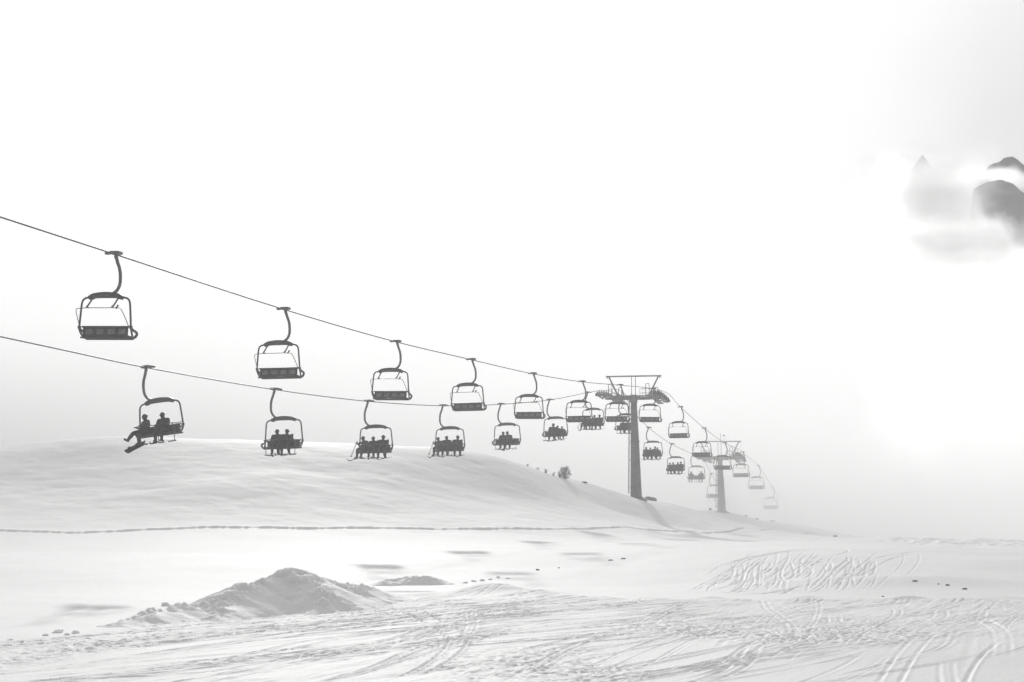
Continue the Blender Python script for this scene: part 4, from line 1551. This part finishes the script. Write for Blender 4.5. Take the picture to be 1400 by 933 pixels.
wisp('thin grey wisp of cloud left of the dark mountain tops', P(1275, 268, 692), (31, 30, 21), 0.10, -0.05, 3.0)
wisp('torn grey cloud edge trailing under the dark mountain tops', P(1300, 338, 692), (32, 28, 10), 0.07, -0.05, 8.0)


def mist_band():
    Yc = 1156.0
    m = bpy.data.materials.new('ridge_mist'); m.use_nodes = True
    nt = m.node_tree; nt.nodes.clear()
    N = nt.nodes.new; L = nt.links.new
    out = N('ShaderNodeOutputMaterial'); pv = N('ShaderNodeVolumePrincipled')
    pv.inputs['Color'].default_value = (.995, .995, .995, 1)
    pv.inputs['Anisotropy'].default_value = 0.7
    tc = N('ShaderNodeTexCoord'); sp = N('ShaderNodeSeparateXYZ')
    L(tc.outputs['Object'], sp.inputs[0])
    mr = N('ShaderNodeMapRange'); mr.interpolation_type = 'SMOOTHSTEP'
    mr.inputs['From Min'].default_value = P(1362, 0, Yc).x; mr.inputs['From Max'].default_value = P(1425, 0, Yc).x
    mr.inputs['To Min'].default_value = P(700, 243, Yc).z; mr.inputs['To Max'].default_value = P(700, 283, Yc).z
    L(sp.outputs[0], mr.inputs['Value'])
    no = N('ShaderNodeTexNoise'); no.inputs['Scale'].default_value = 0.06
    L(tc.outputs['Object'], no.inputs['Vector'])
    a = N('ShaderNodeMath'); a.operation = 'SUBTRACT'; L(mr.outputs[0], a.inputs[0]); L(sp.outputs[2], a.inputs[1])
    b = N('ShaderNodeMath'); b.operation = 'MULTIPLY_ADD'; b.inputs[1].default_value = 8.0; L(no.outputs['Fac'], b.inputs[0]); L(a.outputs[0], b.inputs[2])
    c = N('ShaderNodeMath'); c.operation = 'MULTIPLY'; c.use_clamp = True; c.inputs[1].default_value = 0.22; L(b.outputs[0], c.inputs[0])
    d = N('ShaderNodeMath'); d.operation = 'MULTIPLY'; d.inputs[1].default_value = 0.09; L(c.outputs[0], d.inputs[0])
    L(d.outputs[0], pv.inputs['Density']); L(pv.outputs[0], out.inputs['Volume'])
    mb = MB()
    x0, x1 = P(1318, 0, Yc).x, P(1540, 0, Yc).x
    z0, z1 = P(700, 330, Yc).z, P(700, 222, Yc).z
    mb.box(((x0 + x1) / 2, Yc, (z0 + z1) / 2), (x1 - x0, 50, z1 - z0))
    o = mb.build('cloud', m)
    tag(o, 'white band of mist between the two dark mountain ridges', kind='stuff')


mist_band()

# ------------------------------------------------------------------ haze and the fog bank beyond the crest
def volume_mat(name, dens, aniso, colr=0.97):
    m = bpy.data.materials.new(name); m.use_nodes = True
    nt = m.node_tree; nt.nodes.clear()
    out = nt.nodes.new('ShaderNodeOutputMaterial')
    pv = nt.nodes.new('ShaderNodeVolumePrincipled')
    pv.inputs['Color'].default_value = (colr, colr, colr, 1)
    pv.inputs['Density'].default_value = dens
    pv.inputs['Anisotropy'].default_value = aniso
    nt.links.new(pv.outputs[0], out.inputs['Volume'])
    return m


hz = MB()
hz.box((0, 277.5, 8), (1310, 740, 84))
ho = hz.build('haze', volume_mat('thin_haze', 0.0009, 0.35))
tag(ho, 'thin pale haze over the whole slope', kind='stuff')

def noise_fog():
    """grey valley fog: thick below, thinning out upwards; its top lies higher on the left"""
    m = bpy.data.materials.new('valley_fog'); m.use_nodes = True
    nt = m.node_tree; nt.nodes.clear()
    N = nt.nodes.new; L = nt.links.new

    def math_(op, a, b=None, clamp=False):
        n = N('ShaderNodeMath'); n.operation = op; n.use_clamp = clamp
        for i, v in enumerate((a, b)):
            if v is None: continue
            if isinstance(v, (int, float)): n.inputs[i].default_value = v
            else: L(v, n.inputs[i])
        return n.outputs[0]
    out = N('ShaderNodeOutputMaterial'); pv = N('ShaderNodeVolumePrincipled')
    pv.inputs['Color'].default_value = (FOGC, FOGC, FOGC, 1)
    pv.inputs['Anisotropy'].default_value = 0.26
    tc = N('ShaderNodeTexCoord'); sp = N('ShaderNodeSeparateXYZ')
    L(tc.outputs['Object'], sp.inputs[0])
    x, y, z = sp.outputs
    no = N('ShaderNodeTexNoise'); no.inputs['Scale'].default_value = 0.02; no.inputs['Detail'].default_value = 3
    L(tc.outputs['Object'], no.inputs['Vector'])
    nz_ = math_('MULTIPLY', math_('SUBTRACT', no.outputs['Fac'], 0.5), 16.0)
    top = math_('ADD', math_('MULTIPLY', x, -0.12), 32.0)          # height where the fog is gone
    top = math_('ADD', top, nz_)
    t = math_('DIVIDE', math_('SUBTRACT', top, z), 30.0, True)
    t = math_('MULTIPLY', t, t)
    front = math_('DIVIDE', math_('SUBTRACT', y, 238.0), 14.0, True)
    d = math_('MULTIPLY', math_('MULTIPLY', t, front), 0.024)
    L(d, pv.inputs['Density'])
    L(pv.outputs[0], out.inputs['Volume'])
    m.cycles.volume_step_rate = 1.0
    return m


FOGC = 0.97
fb = MB()
fb.box((0, 395, 8), (520, 320, 76))
fo = fb.build('fog_bank', noise_fog())
tag(fo, 'bank of grey fog filling the valley beyond the crest', kind='stuff')

# ------------------------------------------------------------------ light
SUN_EL = math.radians(17)
SUN_AZ = math.radians(-5)        # to the left of straight ahead, behind the hill
sun_dir = Vector((math.sin(SUN_AZ) * math.cos(SUN_EL), math.cos(SUN_AZ) * math.cos(SUN_EL), math.sin(SUN_EL)))
sd = bpy.data.lights.new('sun', 'SUN')
sd.energy = 4.1
sd.angle = math.radians(1.5)
sd.color = (1, 0.995, 0.985)
so = bpy.data.objects.new('sun', sd)
col.objects.link(so)
so.rotation_euler = (-sun_dir).to_track_quat('-Z', 'Y').to_euler()

w = bpy.data.worlds.new('World')
scene.world = w
w.use_nodes = True
nt = w.node_tree
bg = nt.nodes['Background']
sky = nt.nodes.new('ShaderNodeTexSky')
sky.sky_type = 'NISHITA'
sky.sun_disc = False
sky.sun_elevation = SUN_EL
sky.sun_rotation = SUN_AZ
sky.altitude = 2000
bw = nt.nodes.new('ShaderNodeRGBToBW')
nt.links.new(sky.outputs['Color'], bw.inputs['Color'])
sc_ = nt.nodes.new('ShaderNodeMath'); sc_.operation = 'MULTIPLY'; sc_.inputs[1].default_value = 1.0
nt.links.new(bw.outputs['Val'], sc_.inputs[0])
# overcast veil: bright around the hidden sun, dimmer behind the camera
tc = nt.nodes.new('ShaderNodeTexCoord')
dt = nt.nodes.new('ShaderNodeVectorMath'); dt.operation = 'DOT_PRODUCT'; dt.inputs[1].default_value = sun_dir
nt.links.new(tc.outputs['Generated'], dt.inputs[0])
cr = nt.nodes.new('ShaderNodeMapRange'); cr.inputs['From Min'].default_value = -0.6; cr.inputs['From Max'].default_value = 1.0
cr.inputs['To Min'].default_value = 0.0; cr.inputs['To Max'].default_value = 1.0
nt.links.new(dt.outputs['Value'], cr.inputs['Value'])
pw = nt.nodes.new('ShaderNodeMath'); pw.operation = 'POWER'; pw.inputs[1].default_value = 3.0
nt.links.new(cr.outputs['Result'], pw.inputs[0])
ov = nt.nodes.new('ShaderNodeMath'); ov.operation = 'MULTIPLY_ADD'; ov.inputs[1].default_value = 12.8; ov.inputs[2].default_value = 6.0
nt.links.new(pw.outputs[0], ov.inputs[0])
# a break in the veil where the clear sky and the mountains show
bd = P(1450, 215, 100).normalized()
d2 = nt.nodes.new('ShaderNodeVectorMath'); d2.operation = 'DISTANCE'; d2.inputs[1].default_value = bd
nt.links.new(tc.outputs['Generated'], d2.inputs[0])
nz = nt.nodes.new('ShaderNodeTexNoise'); nz.inputs['Scale'].default_value = 14; nz.inputs['Detail'].default_value = 4
nt.links.new(tc.outputs['Generated'], nz.inputs['Vector'])
nm = nt.nodes.new('ShaderNodeMath'); nm.operation = 'MULTIPLY_ADD'; nm.inputs[1].default_value = 0.06; nm.inputs[2].default_value = -0.03
nt.links.new(nz.outputs['Fac'], nm.inputs[0])
da = nt.nodes.new('ShaderNodeMath'); da.operation = 'ADD'
nt.links.new(d2.outputs['Value'], da.inputs[0]); nt.links.new(nm.outputs[0], da.inputs[1])
br = nt.nodes.new('ShaderNodeMapRange'); br.interpolation_type = 'SMOOTHSTEP'
br.inputs['From Min'].default_value = 0.0; br.inputs['From Max'].default_value = 0.115
br.inputs['To Min'].default_value = 0.64; br.inputs['To Max'].default_value = 1.0
nt.links.new(da.outputs[0], br.inputs['Value'])
om = nt.nodes.new('ShaderNodeMix'); om.data_type = 'FLOAT'
nt.links.new(br.outputs['Result'], om.inputs['Factor'])
nt.links.new(sc_.outputs[0], om.inputs['A']); nt.links.new(ov.outputs[0], om.inputs['B'])
nt.links.new(om.outputs['Result'], bg.inputs['Color'])
bg.inputs['Strength'].default_value = 0.10

# ------------------------------------------------------------------ render settings
scene.view_settings.view_transform = 'Standard'
scene.view_settings.look = 'None'
scene.view_settings.exposure = -0.87
scene.view_settings.gamma = 1.0
scene.view_settings.use_curve_mapping = False
scene.render.engine = 'CYCLES'
scene.cycles.use_denoising = True
scene.cycles.max_bounces = 7
scene.cycles.diffuse_bounces = 3
scene.cycles.glossy_bounces = 2
scene.cycles.volume_bounces = 5
scene.cycles.transparent_max_bounces = 8
scene.cycles.volume_step_rate = 0.35
